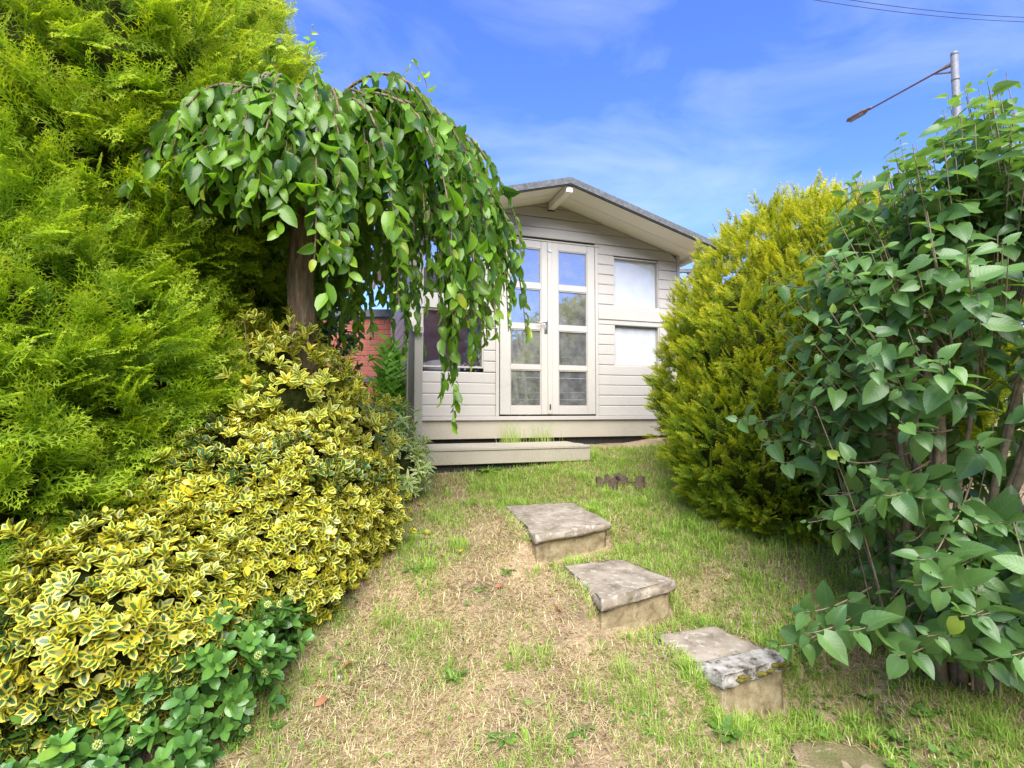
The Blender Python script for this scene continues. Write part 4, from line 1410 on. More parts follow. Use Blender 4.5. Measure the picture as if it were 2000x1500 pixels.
for k in range(46):       # shaded strands hanging behind the trunk
    x0, y0 = rng.uniform(-2.0, -0.75), rng.uniform(3.05, 3.55); zz = 0.34 + 0.4 * rng.random(); z0 = 1.25 + 0.2 * rng.random()
    if -1.0 < x0: zz += 0.15
    sp = bez(np.array([x0 * .9 - .12, y0 - .1, z0 + .1]), np.array([x0, y0, z0]), np.array([x0, y0, (z0 + zz) / 2]), np.array([x0 + rng.normal(0, .03), y0, zz]), 9)
    strands.append(sp); add_leaves(sp, 0.045, 0.10, 1.0, 0.5)
# upright young shoots at the top
for k in range(11):
    a = rng.random() * 2 * math.pi
    st = np.array([-1.15 + rng.uniform(-.45, .75), 2.9 + rng.uniform(-.3, .3), 1.88])
    st[2] -= 0.33 * max(0, st[0] + 1.0)
    sp = bez(st, st + [0, 0, .06], st + [.02, 0, .12], st + [rng.normal(0.03, .05), 0, .17 + .08 * rng.random()], 6)
    strands.append(sp)
    n0 = len(LP); add_leaves(sp, 0.04, 0.06, 0.1, 1.0)
    for j in range(n0, len(LP)):
        LR[j] = 0.85 + 0.1 * rng.random(); LD[j] = nrm(LD[j] * [1, 1, 0.2])
V, F = tubes_np(branches, 0.013, 0.003, 5); tag(link("branches", raw_mesh("branches", V, F, M['bark']), cherry), kind='stuff')
V, F = tubes_np(strands, 0.0028, 0.0012, 4); tag(link("twigs", raw_mesh("twigs", V, F, M['twig']), cherry), kind='stuff')
CB = [leaf_base(5, 2, 0.48 + 0.03 * k, 0.42, 0.9, 0.35 + 0.15 * k, 0.08 + 0.16 * k, 0.0, 0.3, 0.15 * (k - 1.5), k) for k in range(4)]
foliage(cherry, CB, frames(np.array(LD), np.array(LN)), np.array(LP), np.array(LS), np.array(LR), M['cherry'], 300, bucket=22)

# ------------------------------------------------------------------ lilac
LB = np.array([1.88, 2.25, float(gz(1.88, 2.25))])
lilac = thing("lilac_bush", tuple(LB), "large lilac bush with heart shaped green leaves beside the stone steps", "bush")
LC, LRr = np.array([2.08, 2.22, 0.10]), np.array([0.86, 0.72, 1.22])
stems = []
for k in range(20):
    a = rng.random() * 2 * math.pi; r = 0.16 * math.sqrt(rng.random())
    b = LB + [r * math.cos(a), r * math.sin(a), -0.05]
    e = LC + np.array([0.45 * math.cos(a), 0.36 * math.sin(a), -0.05 + 0.6 * rng.random()])
    stems.append(bez(b, b + [0, 0, .4], e - [0.1 * math.cos(a), 0.1 * math.sin(a), .45], e, 9) + np.cumsum(rng.normal(0, .006, (9, 3)), axis=0))
for k, s in enumerate(stems):
    bm = bmesh.new(); tube(bm, s, np.linspace(0.034 if k < 4 else 0.012 + 0.012 * rng.random(), 0.007, 9), 8); bm_obj("stem", bm, M['lilac_bark'], lilac, smooth=True)
LP, LD, LN, LS, LR = [], [], [], [], []
shoots = []


def lilac_shoot(st, en, size, upk, f0=0.35, young=0.35):
    bend = np.array([0, 0, upk])
    path = bez(st, st + (en - st) * .35 - bend * .10, en - (en - st) * .3 - bend * .22, en, 10)
    shoots.append(path)
    seg = np.linalg.norm(np.diff(path, axis=0), axis=1); cum = np.concatenate([[0], np.cumsum(seg)]); tot = cum[-1]
    s = f0 * tot; k = rng.integers(0, 2)
    t = nrm(path[-1] - path[-3])
    while s <= tot + 0.001:
        p = np.array([np.interp(s, cum, path[:, j]) for j in range(3)])
        f = s / tot
        a0 = nrm(np.cross(t, [0.2, 0.9, 0.3])); b0 = np.cross(t, a0)
        ax = a0 if k % 2 else b0
        yg = np.clip((f - 0.82) / 0.18, 0, 1)
        for sg in (-1, 1):
            d = nrm(ax * sg * 1.0 + t * (0.15 + 0.5 * yg) + np.array([0, 0, -0.45 * (1 - yg) - 0.1]) + rng.normal(0, .22, 3))
            n_ = nrm(np.array([0, 0, 1.0]) + nrm(p - LC) * 0.55 + nrm(-p) * 0.35 + rng.normal(0, .42, 3))
            L_ = size * (0.5 + 0.75 * rng.random()) * (1 - 0.45 * yg)
            LP.append(p + d * 0.018); LD.append(d); LN.append(n_); LS.append(L_)
            LR.append(np.clip(0.05 + 0.6 * rng.random() + young * yg, 0, 1))
        s += (0.055 + 0.02 * rng.random()) * (1 - 0.35 * yg); k += 1


cnt = 0
while cnt < 350:
    d = nrm(rng.normal(0, 1, 3))
    en = LC + d * LRr * (0.82 + 0.22 * rng.random())
    if en[2] < gz(en[0], en[1]) + 0.12: continue
    if np.dot(d, nrm(-LC)) < -0.35 and rng.random() < 0.6: continue
    if -0.42 < en[2] < 0.12 and en[0] > 1.55 and en[1] < 2.25 and rng.random() < 0.5: continue      # thin patch where the stems show
    hz = np.array([d[0], d[1], 0]) * 0.45
    st = LC + d * LRr * 0.45 + [0, 0, -0.12]
    upk = 0.5 if d[2] > 0 else 0.25
    lilac_shoot(st, en, 0.090, upk)
    cnt += 1
for k in range(46):          # long leaders out of the top
    x = 1.50 + 1.15 * rng.random(); y = 1.9 + 0.6 * rng.random()
    zt = 0.78 + 0.75 * np.clip((x - 1.45) / 0.75, 0, 1) + rng.normal(0, .10)
    lilac_shoot(np.array([x + .08, y, zt - 0.55]), np.array([x, y, zt]), 0.085, 0.1, 0.2, 0.45)
for (x, y, z) in ((1.02, 1.98, -0.90), (1.10, 1.95, -0.84), (1.16, 2.05, -0.80), (1.22, 1.88, -0.80), (1.35, 1.82, -0.86), (1.22, 2.5, -0.15), (1.28, 2.45, -0.25), (1.15, 2.6, -0.05), (1.35, 2.3, 0.55), (1.22, 2.4, 0.62), (1.42, 1.75, -0.55), (1.6, 1.6, -0.5), (1.75, 1.72, -0.78), (1.88, 1.75, -0.62), (1.98, 1.9, -0.85), (1.62, 1.78, -0.86), (1.8, 1.7, -0.45), *[(1.4 + 0.75 * rng.random(), 1.62 + 0.35 * rng.random(), -0.98 + 0.6 * rng.random()) for _ in range(30)]):
    en = np.array([x, y, z])
    lilac_shoot(en + [0.42, 0.22, 0.02], en, 0.092, 0.15, 0.25)
for k in range(34):
    en = np.array([2.2 + 0.55 * rng.random(), 1.9 + 0.7 * rng.random(), -0.75 + 1.3 * rng.random()]); lilac_shoot(en + [0.05, 0.30, -0.15], en, 0.09, 0.2, 0.15)
V, F = tubes_np(shoots, 0.0045, 0.0016, 5); tag(link("twigs", raw_mesh("twigs", V, F, M['lilac_bark']), lilac), kind='stuff')
paths = []
for k in range(26):         # dead fine twigs round the base of the stems
    a = rng.random() * 6.28; r = 0.30 * rng.random()
    p = LB + [r * math.cos(a), r * math.sin(a), 0.0]
    paths.append(bez(p, p + [0, 0, .3], p + [.1 * math.cos(a), .1 * math.sin(a), .6], p + [.28 * math.cos(a) + rng.normal(0, .06), .28 * math.sin(a), .75 + .5 * rng.random()], 6))
V, F = tubes_np(paths, 0.005, 0.0015, 4); tag(link("dead_twigs", raw_mesh("dead_twigs", V, F, M['lilac_bark']), lilac), kind='stuff')
LBs = [leaf_base(5, 4, 0.74, 0.30, 1.0, 0.22 + 0.1 * k, 0.10 + 0.10 * k, 0.16, 0.35, 0.12 * (k - 1.5), k) for k in range(4)]
foliage(lilac, LBs, frames(np.array(LD), np.array(LN)), np.array(LP), np.array(LS), np.array(LR), M['lilac'], 300, bucket=26)


# ------------------------------------------------------------------ shrubs made of leaf rosettes
def shrub(name, base, label, ells, mat, n_ros, per, size, bases, n_parts, splay=1.0, core_s=0.88, cull=-0.25, updir=0.35, jit=0.05, cat="shrub", rnd_fn=None, bucket=14, stems=True):
    t = thing(name, base, label, cat)
    if core_s: core(t, ells, core_s, M['core'])
    p, n = sample_ells(ells, n_ros, 1.0, cull)
    p = p + n * (rng.normal(0, jit, (len(p), 1)) + (rng.random((len(p), 1)) < 0.07) * rng.random((len(p), 1)) * 2.2 * size) + rng.normal(0, jit * .3, p.shape)
    ax = nrm(n + np.array([0, 0, updir]) + rng.normal(0, 0.25, n.shape))
    bi = np.repeat(np.arange(n_ros), per); N_ = len(bi)
    a1 = nrm(np.cross(ax, [0.3, 0.8, 0.1])); a2 = np.cross(ax, a1)
    k = np.tile(np.arange(per), n_ros)
    th = k * 2.4 + rng.random(n_ros)[bi] * 6.28
    lvl = k / per
    el = splay * (0.45 + 0.75 * lvl)          # inner leaves upright, outer splayed
    d = nrm(ax[bi] * np.cos(el)[:, None] + (a1[bi] * np.cos(th)[:, None] + a2[bi] * np.sin(th)[:, None]) * np.sin(el)[:, None] + rng.normal(0, .12, (N_, 3)))
    nn = nrm(ax[bi] * 1.0 - d * 0.2 + rng.normal(0, .15, (N_, 3)))
    P = p[bi] - ax[bi] * (lvl * size * 0.55)[:, None]
    S = size * (0.6 + 0.3 * lvl + 0.35 * rng.random(N_))
    rr = np.clip(rng.random(n_ros)[bi] * 0.55 + rng.random(N_) * 0.45, 0, 1)
    if rnd_fn is not None: rr = rnd_fn(P, rr)
    foliage(t, bases, frames(d, nn), P, S, rr, mat, n_parts, bucket=bucket)
    if stems:
        c0 = np.array(ells[0][0]); ends = p[rng.choice(len(p), 40)]
        b0 = np.array(base)
        paths = [bez(b0 + rng.normal(0, .03, 3) * [1, 1, 0], b0 * .6 + e * .4 + [0, 0, .05], e - [0, 0, .05], e, 6) for e in ends]
        V, F = tubes_np(paths, 0.008, 0.002, 5); tag(link("stems", raw_mesh("stems", V, F, M['twig']), t), kind='stuff')
    return t, p, n


EB = [leaf_base(4, 2, 0.56, 0.42, 0.75, 0.35, 0.05 + 0.12 * k, 0.0, 0.2, 0, k) for k in range(3)]
ELL_E = [((-1.58, 2.72, -0.50), (0.80, 0.60, 0.52)), ((-1.62, 2.10, -0.83), (0.58, 0.48, 0.42)), ((-1.12, 2.98, -0.62), (0.42, 0.40, 0.42)), ((-1.25, 2.55, -0.72), (0.45, 0.40, 0.38))]
shrub("variegated_euonymus", (-1.5, 2.6, float(gz(-1.5, 2.6))), "big mounded shrub of yellow edged green leaves spilling over the lawn", ELL_E, M['euonymus'], 3700, 7, 0.046, EB, 300, 1.0, 0.90, -0.25, 0.35, 0.03,
      rnd_fn=lambda P, r: np.where(fbm(P[:, 0] * 5, P[:, 2] * 5 + P[:, 1], 71, 2) > 0.70, r * 0.04, r))
ELL_G = [((-1.36, 2.90, -0.06), (0.42, 0.34, 0.53)), ((-1.10, 3.25, -0.22), (0.30, 0.28, 0.40)), ((-1.65, 2.95, 0.0), (0.36, 0.32, 0.50))]
ELB = [leaf_base(5, 2, 0.42, 0.42, 0.8, 0.3, 0.1 + 0.12 * k, 0.0, 0.5, 0, k) for k in range(3)]
shrub("golden_shrub", (-1.42, 3.08, float(gz(-1.42, 3.08))), "loose gold and green leaved shrub under the weeping tree", ELL_G, M['elaeagnus'], 900, 7, 0.060, ELB, 250, 0.9, 0.76, -0.3, 0.7, 0.06)
ELL_P = [((-0.98, 3.78, -0.28), (0.26, 0.26, 0.26)), ((-0.82, 3.72, -0.42), (0.20, 0.20, 0.20)), ((-1.2, 3.85, -0.2), (0.24, 0.22, 0.25))]
PB = [leaf_base(5, 2, 0.27, 0.42, 0.9, 0.3, 0.25 + 0.2 * k, 0.0, 0.2, 0, k) for k in range(3)]
shrub("pieris_bush", (-0.95, 3.78, float(gz(-0.95, 3.78))), "small bush of pale edged drooping leaf whorls by the handrail", ELL_P, M['pieris'], 260, 11, 0.075, PB, 250, 1.25, 0.66, -0.4, 0.8, 0.03)
GB = [leaf_base(5, 2, 0.55, 0.42, 0.7, 0.3, 0.05 + 0.1 * k, 0.0, 0.15, 0, k) for k in range(3)]
ELL_H = [((-1.20, 2.0, -0.97), (0.28, 0.24, 0.23)), ((-1.38, 1.80, -1.17), (0.36, 0.22, 0.14)), ((-1.08, 2.22, -0.95), (0.16, 0.14, 0.16)), ((-1.62, 1.72, -1.16), (0.30, 0.2, 0.14))]
gp, fp, fn_ = shrub("green_euonymus", (-1.3, 1.95, float(gz(-1.3, 1.95))), "low glossy dark green shrub with pale bud clusters, sprawling onto the lawn", ELL_H, M['green_euon'], 430, 6, 0.056, GB, 300, 1.05, 0, -0.3, 0.5, 0.04)
fb = bmesh.new()
for k in range(26):
    dv = nrm(np.array([math.sin(k * 2.4) * math.sqrt(1 - (1 - (k + .5) / 13) ** 2) if abs(1 - (k + .5) / 13) <= 1 else 0, math.cos(k * 2.4) * math.sqrt(max(0, 1 - (1 - (k + .5) / 13) ** 2)), 1 - (k + .5) / 13]))
    b2 = bmesh.new(); bmesh.ops.create_icosphere(b2, subdivisions=1, radius=0.0028)
    mm = {v: fb.verts.new(v.co + Vector(dv) * 0.010) for v in b2.verts}
    for f in b2.faces: fb.faces.new([mm[v] for v in f.verts])
    b2.free()
fme = bpy.data.meshes.new("bud_cluster"); fb.to_mesh(fme); fb.free(); fme.materials.append(M['flower'])
for i in rng.choice(len(fp), 55, replace=False):
    o = bpy.data.objects.new("bud_cluster", fme); COL.objects.link(o)
    o.location = fp[i] + fn_[i] * 0.03 + [0, 0, 0.02]; s = 0.8 + 0.5 * rng.random(); o.scale = (s, s, s)
    adopt(o, gp)
DB = [leaf_base(4, 2, 0.5, 0.42, 0.8, 0.3, 0.2, 0.0, 0.2, 0, k) for k in range(2)]
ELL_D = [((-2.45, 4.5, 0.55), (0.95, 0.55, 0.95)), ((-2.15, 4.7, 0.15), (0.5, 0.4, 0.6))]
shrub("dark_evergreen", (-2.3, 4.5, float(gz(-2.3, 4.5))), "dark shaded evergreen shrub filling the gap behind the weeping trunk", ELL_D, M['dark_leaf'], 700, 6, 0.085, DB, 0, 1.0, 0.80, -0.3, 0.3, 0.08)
ELL_T = [((2.75, 7.3, 0.85), (0.5, 0.4, 0.75)), ((3.2, 7.2, 0.6), (0.5, 0.4, 0.8))]
shrub("climber", (2.8, 7.3, float(gz(2.8, 7.3))), "pale variegated climber in front of the dark trellis", ELL_T, M['pieris'], 160, 6, 0.085, PB, 0, 1.1, 0.75, -0.3, 0.5, 0.06)
ELL_Z = [((9.5, -3.2, 0.6), (2.2, 1.6, 2.3)), ((12.0, -2.6, 0.9), (2.2, 1.6, 2.2)), ((7.6, -5.0, 0.2), (1.3, 1.2, 1.9))]
tb, _, _ = shrub("garden_tree", (9.5, -3.2, -1.65), "dark tree reflected in the summerhouse door panes", ELL_Z, M['tree_leaf'], 1500, 4, 0.26, DB, 0, 1.0, 0.85, -2, 0.3, 0.2, "tree", stems=False)
bm = bmesh.new(); tube(bm, [(9.5, -3.2, -1.7), (9.5, -3.2, 0.6)], [0.16, 0.11], 9); bm_obj("trunk", bm, M['bark'], tb, smooth=True)

# fern beside the summerhouse wall
fern = thing("fern", (-1.14, 4.75, float(gz(-1.14, 4.75))), "upright bright green fern against the summerhouse side wall", "fern")
FB2 = frond_base(16, 0, 1.15, 0.26, 0.024, 0.35, 77, 0.05)
for k in range(13):
    a = k * 2.4
    d = nrm(np.array([[0.30 * math.cos(a), 0.28 * math.sin(a), 1.0]])); n_ = np.array([[math.cos(a), math.sin(a), 0.1]]) * -1
    R = frames(d, -n_)
    S = np.array([0.80 + 0.28 * rng.random()])
    P = np.array([[-1.14 + 0.05 * math.cos(a), 4.75 + 0.05 * math.sin(a), float(gz(-1.14, 4.75)) - 0.01]])
    V, F, UV, rr = instance([FB2], np.zeros(1, int), R, P, S, np.array([0.3 + 0.5 * rng.random()]))
    link("frond", raw_mesh("frond", V, F, M['fern'], UV, rr, smooth=False), fern)


# ------------------------------------------------------------------ lawn grass
def in_quads(x, y, quads, grow=0.0):
    r = np.zeros(len(x), bool)
    for q in quads:
        c = q.mean(0); qq = c + (q - c) * (1 + grow)
        ins = np.ones(len(x), bool); sgn = None
        for i in range(4):
            a = qq[i]; b = qq[(i + 1) % 4]
            cr = (b[0] - a[0]) * (y - a[1]) - (b[1] - a[1]) * (x - a[0])
            ins &= cr > 0
        ins2 = np.ones(len(x), bool)
        for i in range(4):
            a = qq[i]; b = qq[(i + 1) % 4]
            cr = (b[0] - a[0]) * (y - a[1]) - (b[1] - a[1]) * (x - a[0])
            ins2 &= cr < 0
        r |= ins | ins2
    return r


def house_mask(x, y):
    s = (x - HP[0]) * HD[0] + (y - HP[1]) * HD[1]; o = (x - HP[0]) * HN[0] + (y - HP[1]) * HN[1]
    return ((s > S0) & (s < S1) & (o < 0.03)) | ((s > -1.37) & (s < 0.2) & (o < 0.6) & (o > -0.1))


def blades(N_, region, length, flat, width, rndf, keep=None):
    x = rng.uniform(region[0], region[1], N_); y = rng.uniform(region[2], region[3], N_)
    ok = ~in_quads(x, y, STEPS, -0.02) & ~house_mask(x, y)
    px, py, dep = project(np.stack([x, y, gz(x, y)], -1))
    ok &= (px > -150) & (px < 2150) & (py < 1650)
    if keep is not None: ok &= rng.random(N_) < keep(x, y)
    x, y = x[ok], y[ok]; n = len(x)
    z = gz(x, y) + 0.003
    a = rng.random(n) * 6.283
    L_ = length(x, y, n)
    fl = flat(n)
    h = np.stack([np.cos(a), np.sin(a), 0 * a], -1)
    sd = np.stack([-np.sin(a), np.cos(a), 0 * a], -1)
    up = np.array([0, 0, 1.0])
    p0 = np.stack([x, y, z], -1)
    w = width * (0.7 + 0.6 * rng.random(n))
    p1 = p0 + up * (L_ * (1 - fl) * 0.6)[:, None] + h * (L_ * fl * 0.45)[:, None]
    p2 = p1 + up * (L_ * (1 - fl) * (0.40 - 0.35 * fl))[:, None] + h * (L_ * (0.15 + fl * 0.45))[:, None]
    V = np.stack([p0 - sd * w[:, None], p0 + sd * w[:, None], p1 + sd * (w * .8)[:, None], p1 - sd * (w * .8)[:, None], p2 + sd * (w * .12)[:, None], p2 - sd * (w * .12)[:, None]], 1)
    F = np.array([[0, 1, 2, 3], [3, 2, 4, 5]])[None] + (np.arange(n) * 6)[:, None, None]
    r = np.repeat(rndf(x, y, n), 6)
    return V.reshape(-1, 3), F.reshape(-1, 4), r


def green(x, y):
    g = fbm(x * 2.1 + 3, y * 2.1, 21, 4) * 0.8 + fbm(x * 7, y * 7, 33, 2) * 0.35
    g = g + 0.16 * np.clip((y - 3.3) / 1.0, -0.5, 1) + 0.14 * np.clip((x - 0.7) / 0.6, -1, 1) + 0.05 * np.clip((2.3 - y), 0, 1)
    return np.clip((g - 0.34) / 0.24, 0, 1)


def bare(x, y):
    soil = 1 - 0.95 * np.exp(-(((x - 1.28) / 0.30) ** 2 + ((y - 1.78) / 0.22) ** 2) ** 2)
    return soil * np.clip((fbm(x * 3.3 + 9, y * 3.3, 51, 3) - 0.36) / 0.10, 0.5, 1)


REG = (-1.25, 2.7, 1.5, 5.1)
parts = []
parts.append(blades(150000, REG, lambda x, y, n: 0.030 + 0.050 * rng.random(n), lambda n: 0.40 + 0.56 * rng.random(n), 0.0019,
                    lambda x, y, n: np.clip(rng.random(n) * 0.50, 0, 0.49), lambda x, y: bare(x, y) * (1 - 0.35 * green(x, y))))
parts.append(blades(150000, REG, lambda x, y, n: (0.025 + 0.045 * rng.random(n)) * (0.7 + 0.6 * green(x, y)), lambda n: 0.1 + 0.55 * rng.random(n), 0.0017,
                    lambda x, y, n: 0.53 + 0.45 * rng.random(n), lambda x, y: (0.16 + 0.82 * green(x, y)) * bare(x, y)))
# tussocks
tx = rng.uniform(-0.9, 2.4, 260); ty = rng.uniform(1.5, 5.0, 260)
kk = np.repeat(np.arange(260), 55)
okk = rng.random(260) < (0.15 + 0.85 * green(tx, ty))


def tuss(n_each, centers, rad, ln):
    c = np.repeat(centers, n_each, axis=0); n = len(c)
    a = rng.random(n) * 6.283; r = rad * np.sqrt(rng.random(n))
    x = c[:, 0] + r * np.cos(a); y = c[:, 1] + r * np.sin(a)
    ok = ~in_quads(x, y, STEPS, -0.02) & ~house_mask(x, y)
    x, y, a, r = x[ok], y[ok], a[ok], r[ok]; n = len(x)
    z = gz(x, y) - .002
    L_ = ln * (0.6 + 0.7 * rng.random(n)); lean = 0.15 + 0.5 * r / rad + 0.15 * rng.random(n)
    h = np.stack([np.cos(a), np.sin(a), 0 * a], -1); sd = np.stack([-np.sin(a), np.cos(a), 0 * a], -1); up = np.array([0, 0, 1.])
    p0 = np.stack([x, y, z], -1); w = 0.0019 * (0.7 + 0.6 * rng.random(n))
    p1 = p0 + up * (L_ * 0.6)[:, None] + h * (L_ * lean * 0.35)[:, None]; p2 = p1 + up * (L_ * 0.3 * (1 - lean))[:, None] + h * (L_ * lean * 0.6)[:, None]
    V = np.stack([p0 - sd * w[:, None], p0 + sd * w[:, None], p1 + sd * (w * .8)[:, None], p1 - sd * (w * .8)[:, None], p2 + sd * (w * .1)[:, None], p2 - sd * (w * .1)[:, None]], 1)
    F = np.array([[0, 1, 2, 3], [3, 2, 4, 5]])[None] + (np.arange(n) * 6)[:, None, None]
    return V.reshape(-1, 3), F.reshape(-1, 4), np.repeat(0.62 + 0.38 * rng.random(n), 6)


ec = []
for c in STEPS:
    for i in (0, 1, 2, 3):
        a_, b_ = c[i], c[(i + 1) % 4]
        for t_ in np.linspace(0.0, 1.0, 7):
            out = (a_ + (b_ - a_) * t_) - c.mean(0); out = out / np.linalg.norm(out)
            if i == 0 and rng.random() < 0.55: continue
            ec.append(a_ + (b_ - a_) * t_ + out * (0.03 + 0.03 * rng.random()))
parts.append(tuss(26, np.array(ec), 0.035, 0.05))
parts.append(tuss(48, np.stack([tx[okk], ty[okk]], -1), 0.05, 0.075))
Vs, Fs, Rs, off = [], [], [], 0
for V, F, r in parts:
    Vs.append(V); Fs.append(F + off); Rs.append(r); off += len(V)
grass = link("lawn_grass", raw_mesh("lawn_grass", np.concatenate(Vs), np.concatenate(Fs), M['grass'], None, np.concatenate(Rs), smooth=False))
tag(grass, "patchy half dried lawn grass, straw coloured with green tufts", "grass", kind='stuff')

# tall tufts growing through the timber step
for (s, o, n_, lab) in ((-0.40, 0.12, 90, "tall thin grass tuft growing at the doors below the handle"), (-0.06, 0.08, 50, "sparse seeding grass tuft on the step by the right hand door leaf")):
    b = H(s, o, -0.335)
    V0, F0, R0 = [], [], []
    bmv = []
    for k in range(n_):
        x = b.x + rng.normal(0, .075); y = b.y + rng.normal(0, .02) + (x - b.x) * .32
        L_ = 0.08 + 0.15 * rng.random(); lean = rng.normal(0, .25)
        p0 = np.array([x, y, b.z + 0.012]); p1 = p0 + [lean * L_ * .4, 0, L_ * .6]; p2 = p1 + [lean * L_ * .7, -.01, L_ * .38]
        bmv += [p0 - [.0012, 0, 0], p0 + [.0012, 0, 0], p1 + [.001, 0, 0], p1 - [.001, 0, 0], p2 + [.0003, 0, 0], p2 - [.0003, 0, 0]]
        F0 += [[6 * k, 6 * k + 1, 6 * k + 2, 6 * k + 3], [6 * k + 3, 6 * k + 2, 6 * k + 4, 6 * k + 5]]
        R0 += [0.45 + 0.5 * rng.random()] * 6
    o = link("grass_tuft", raw_mesh("grass_tuft", np.array(bmv) - np.array(b[:]), np.array(F0), M['grass'], None, np.array(R0), False))
    o.location = b
    tag(o, lab, "grass tuft", "grass tufts on the timber step")


# ------------------------------------------------------------------ weeds, fallen leaves, stump, sticks, stones
WB = leaf_base(6, 2, 0.30, 0.42, 0.6, 0.25, 0.35, 0.0, 1.2, 0, 3)
DOCK = leaf_base(6, 4, 0.36, 0.42, 0.7, 0.2, 0.30, 0.0, 0.8, 0, 5)
ROUND = leaf_base(4, 4, 0.85, 0.42, 0.6, 0.15, 0.1, 0.05, 0.2, 0, 5)


def weed(name, x, y, n_, size, base, elev, label, cat="weed", mat='weed', group=None):
    z = float(gz(x, y))
    t = thing(name, (x, y, z), label, cat, group)
    for k in range(n_):
        a = k * 2.4 + rng.random() * .6; e = elev * (0.6 + 0.7 * rng.random())
        d = np.array([[math.cos(a) * math.cos(e), math.sin(a) * math.cos(e), math.sin(e)]])
        R = frames(d, np.array([[0, 0, 1.0]]))
        V, F, UV, rr = instance([base], np.zeros(1, int), R, np.array([[x, y, z + .004]]), np.array([size * (0.65 + 0.6 * rng.random())]), np.array([rng.random() * .7]))
        link("leaf", raw_mesh("leaf", V, F, M[mat], UV, rr), t)
    return t


def gpt(px, py):
    """ground point under a photo pixel, to set small plants where they stand"""
    z = -0.8
    for _ in range(40):
        x, y = on_z(px, py, z); z = 0.5 * z + 0.5 * float(gz(x, y))
    return x, y


W = [(808, 1112, 11, 0.10, WB, 0.45, "bushy green weed rosette at the edge of the variegated shrub"),
     (990, 1118, 6, 0.06, WB, 0.4, "small green weed left of the highest stone riser"),
     (885, 1330, 9, 0.08, WB, 0.7, "upright green tuft weed in the middle of the dry lawn"),
     (545, 1418, 3, 0.055, ROUND, 0.35, "tiny round leaved seedling on dry soil near the bud-bearing shrub"),
     (935, 1150, 4, 0.06, WB, 0.25, "flat pale leaved weed on straw coloured turf"),
     (980, 1445, 6, 0.09, DOCK, 0.4, "broad leaved weed in dry grass at the foot of the slope"),
     (1130, 1430, 5, 0.08, WB, 0.4, "spreading weed below the half bare middle of the lawn"),
     (1430, 1040, 4, 0.07, DOCK, 0.5, "lone pale weed leaf pair by the clipped conifer's skirt"),
     (955, 922, 6, 0.20, DOCK, 0.5, "large broad leaved dock growing against the timber step"),
     (1300, 1045, 8, 0.08, WB, 0.7, "bright green grassy weed clump right of the upper slab"),
     (1245, 1145, 5, 0.05, ROUND, 0.6, "small leafy weed right behind the middle slab"),
     (1690, 1365, 7, 0.06, ROUND, 0.5, "clover-like weed patch in the shade of the lilac"),
     (1800, 1400, 7, 0.06, ROUND, 0.5, "low clover patch under the lilac beside the yellow flower"),
     (1890, 1440, 7, 0.06, ROUND, 0.5, "clover patch at the outer edge of the lilac's shade"),
     (1760, 1450, 6, 0.06, ROUND, 0.5, "clover clump on bare soil by the buried step"),
     (1420, 1440, 10, 0.10, WB, 0.9, "bright grassy tuft leaning on the broken step's riser")]
for (px, py, n_, sz, bs, el, lab) in W:
    x, y = gpt(px, py)
    weed("weed_plant", x, y, int(n_ * 1.7), sz * 0.72, bs, el, lab, group="weeds in the lawn")
# clover as a carpet near the lilac
n_ = 1300
cx = rng.uniform(1.1, 2.4, n_); cy = rng.uniform(1.45, 2.5, n_)
ok = (fbm(cx * 3, cy * 3, 81, 3) > 0.47) & ~in_quads(cx, cy, STEPS, 0.12)
cx, cy = cx[ok], cy[ok]; n_ = len(cx)
P = np.stack([cx, cy, gz(cx, cy) + 0.012 + 0.02 * rng.random(n_)], -1)
d = nrm(rng.normal(0, 1, (n_, 3)) * [1, 1, 0.25]); R = frames(d, np.tile([0, 0, 1.], (n_, 1)) + rng.normal(0, .25, (n_, 3)))
V, F, UV, rr = instance([ROUND], np.zeros(n_, int), R, P, 0.016 + 0.016 * rng.random(n_), rng.random(n_) * .7)
cl = link("clover", raw_mesh("clover", V, F, M['weed'], UV, rr)); tag(cl, "carpet of small round clover leaves beneath the lilac", "clover", kind='stuff')

n_ = 9000
cx = rng.uniform(-1.1, 2.5, n_); cy = rng.uniform(1.5, 4.7, n_)
ok = (rng.random(n_) < 0.12 + 0.75 * green(cx, cy) * (fbm(cx * 4, cy * 4, 91, 3) > 0.48)) & ~in_quads(cx, cy, STEPS, 0.05) & ~house_mask(cx, cy)
cx, cy = cx[ok], cy[ok]; n_ = len(cx)
P = np.stack([cx, cy, gz(cx, cy) + 0.008 + 0.022 * rng.random(n_)], -1)
d = nrm(rng.normal(0, 1, (n_, 3)) * [1, 1, 0.35]); R = frames(d, np.tile([0, 0, 1.], (n_, 1)) + rng.normal(0, .4, (n_, 3)))
SMALL = [leaf_base(3, 2, 0.8, 0.42, 0.6, 0.2, 0.1, 0.0, 0.2, 0, 5), leaf_base(3, 2, 0.4, 0.42, 0.8, 0.2, 0.3, 0.0, 0.2, 0, 6)]
V, F, UV, rr = instance(SMALL, rng.integers(0, 2, n_), R, P, 0.010 + 0.020 * rng.random(n_), rng.random(n_))
cl = link("lawn_weeds", raw_mesh("lawn_weeds", V, F, M['weed'], UV, rr)); tag(cl, "tiny broad leaved weeds threaded through the patchy lawn", "weeds", kind='stuff')
n_ = 2600
cx = rng.uniform(-1.1, 2.4, n_); cy = rng.uniform(1.5, 4.4, n_)
ok = ~in_quads(cx, cy, STEPS, -0.1) & ~house_mask(cx, cy)
cx, cy = cx[ok], cy[ok]; n_ = len(cx)
P = np.stack([cx, cy, gz(cx, cy) + 0.012], -1)
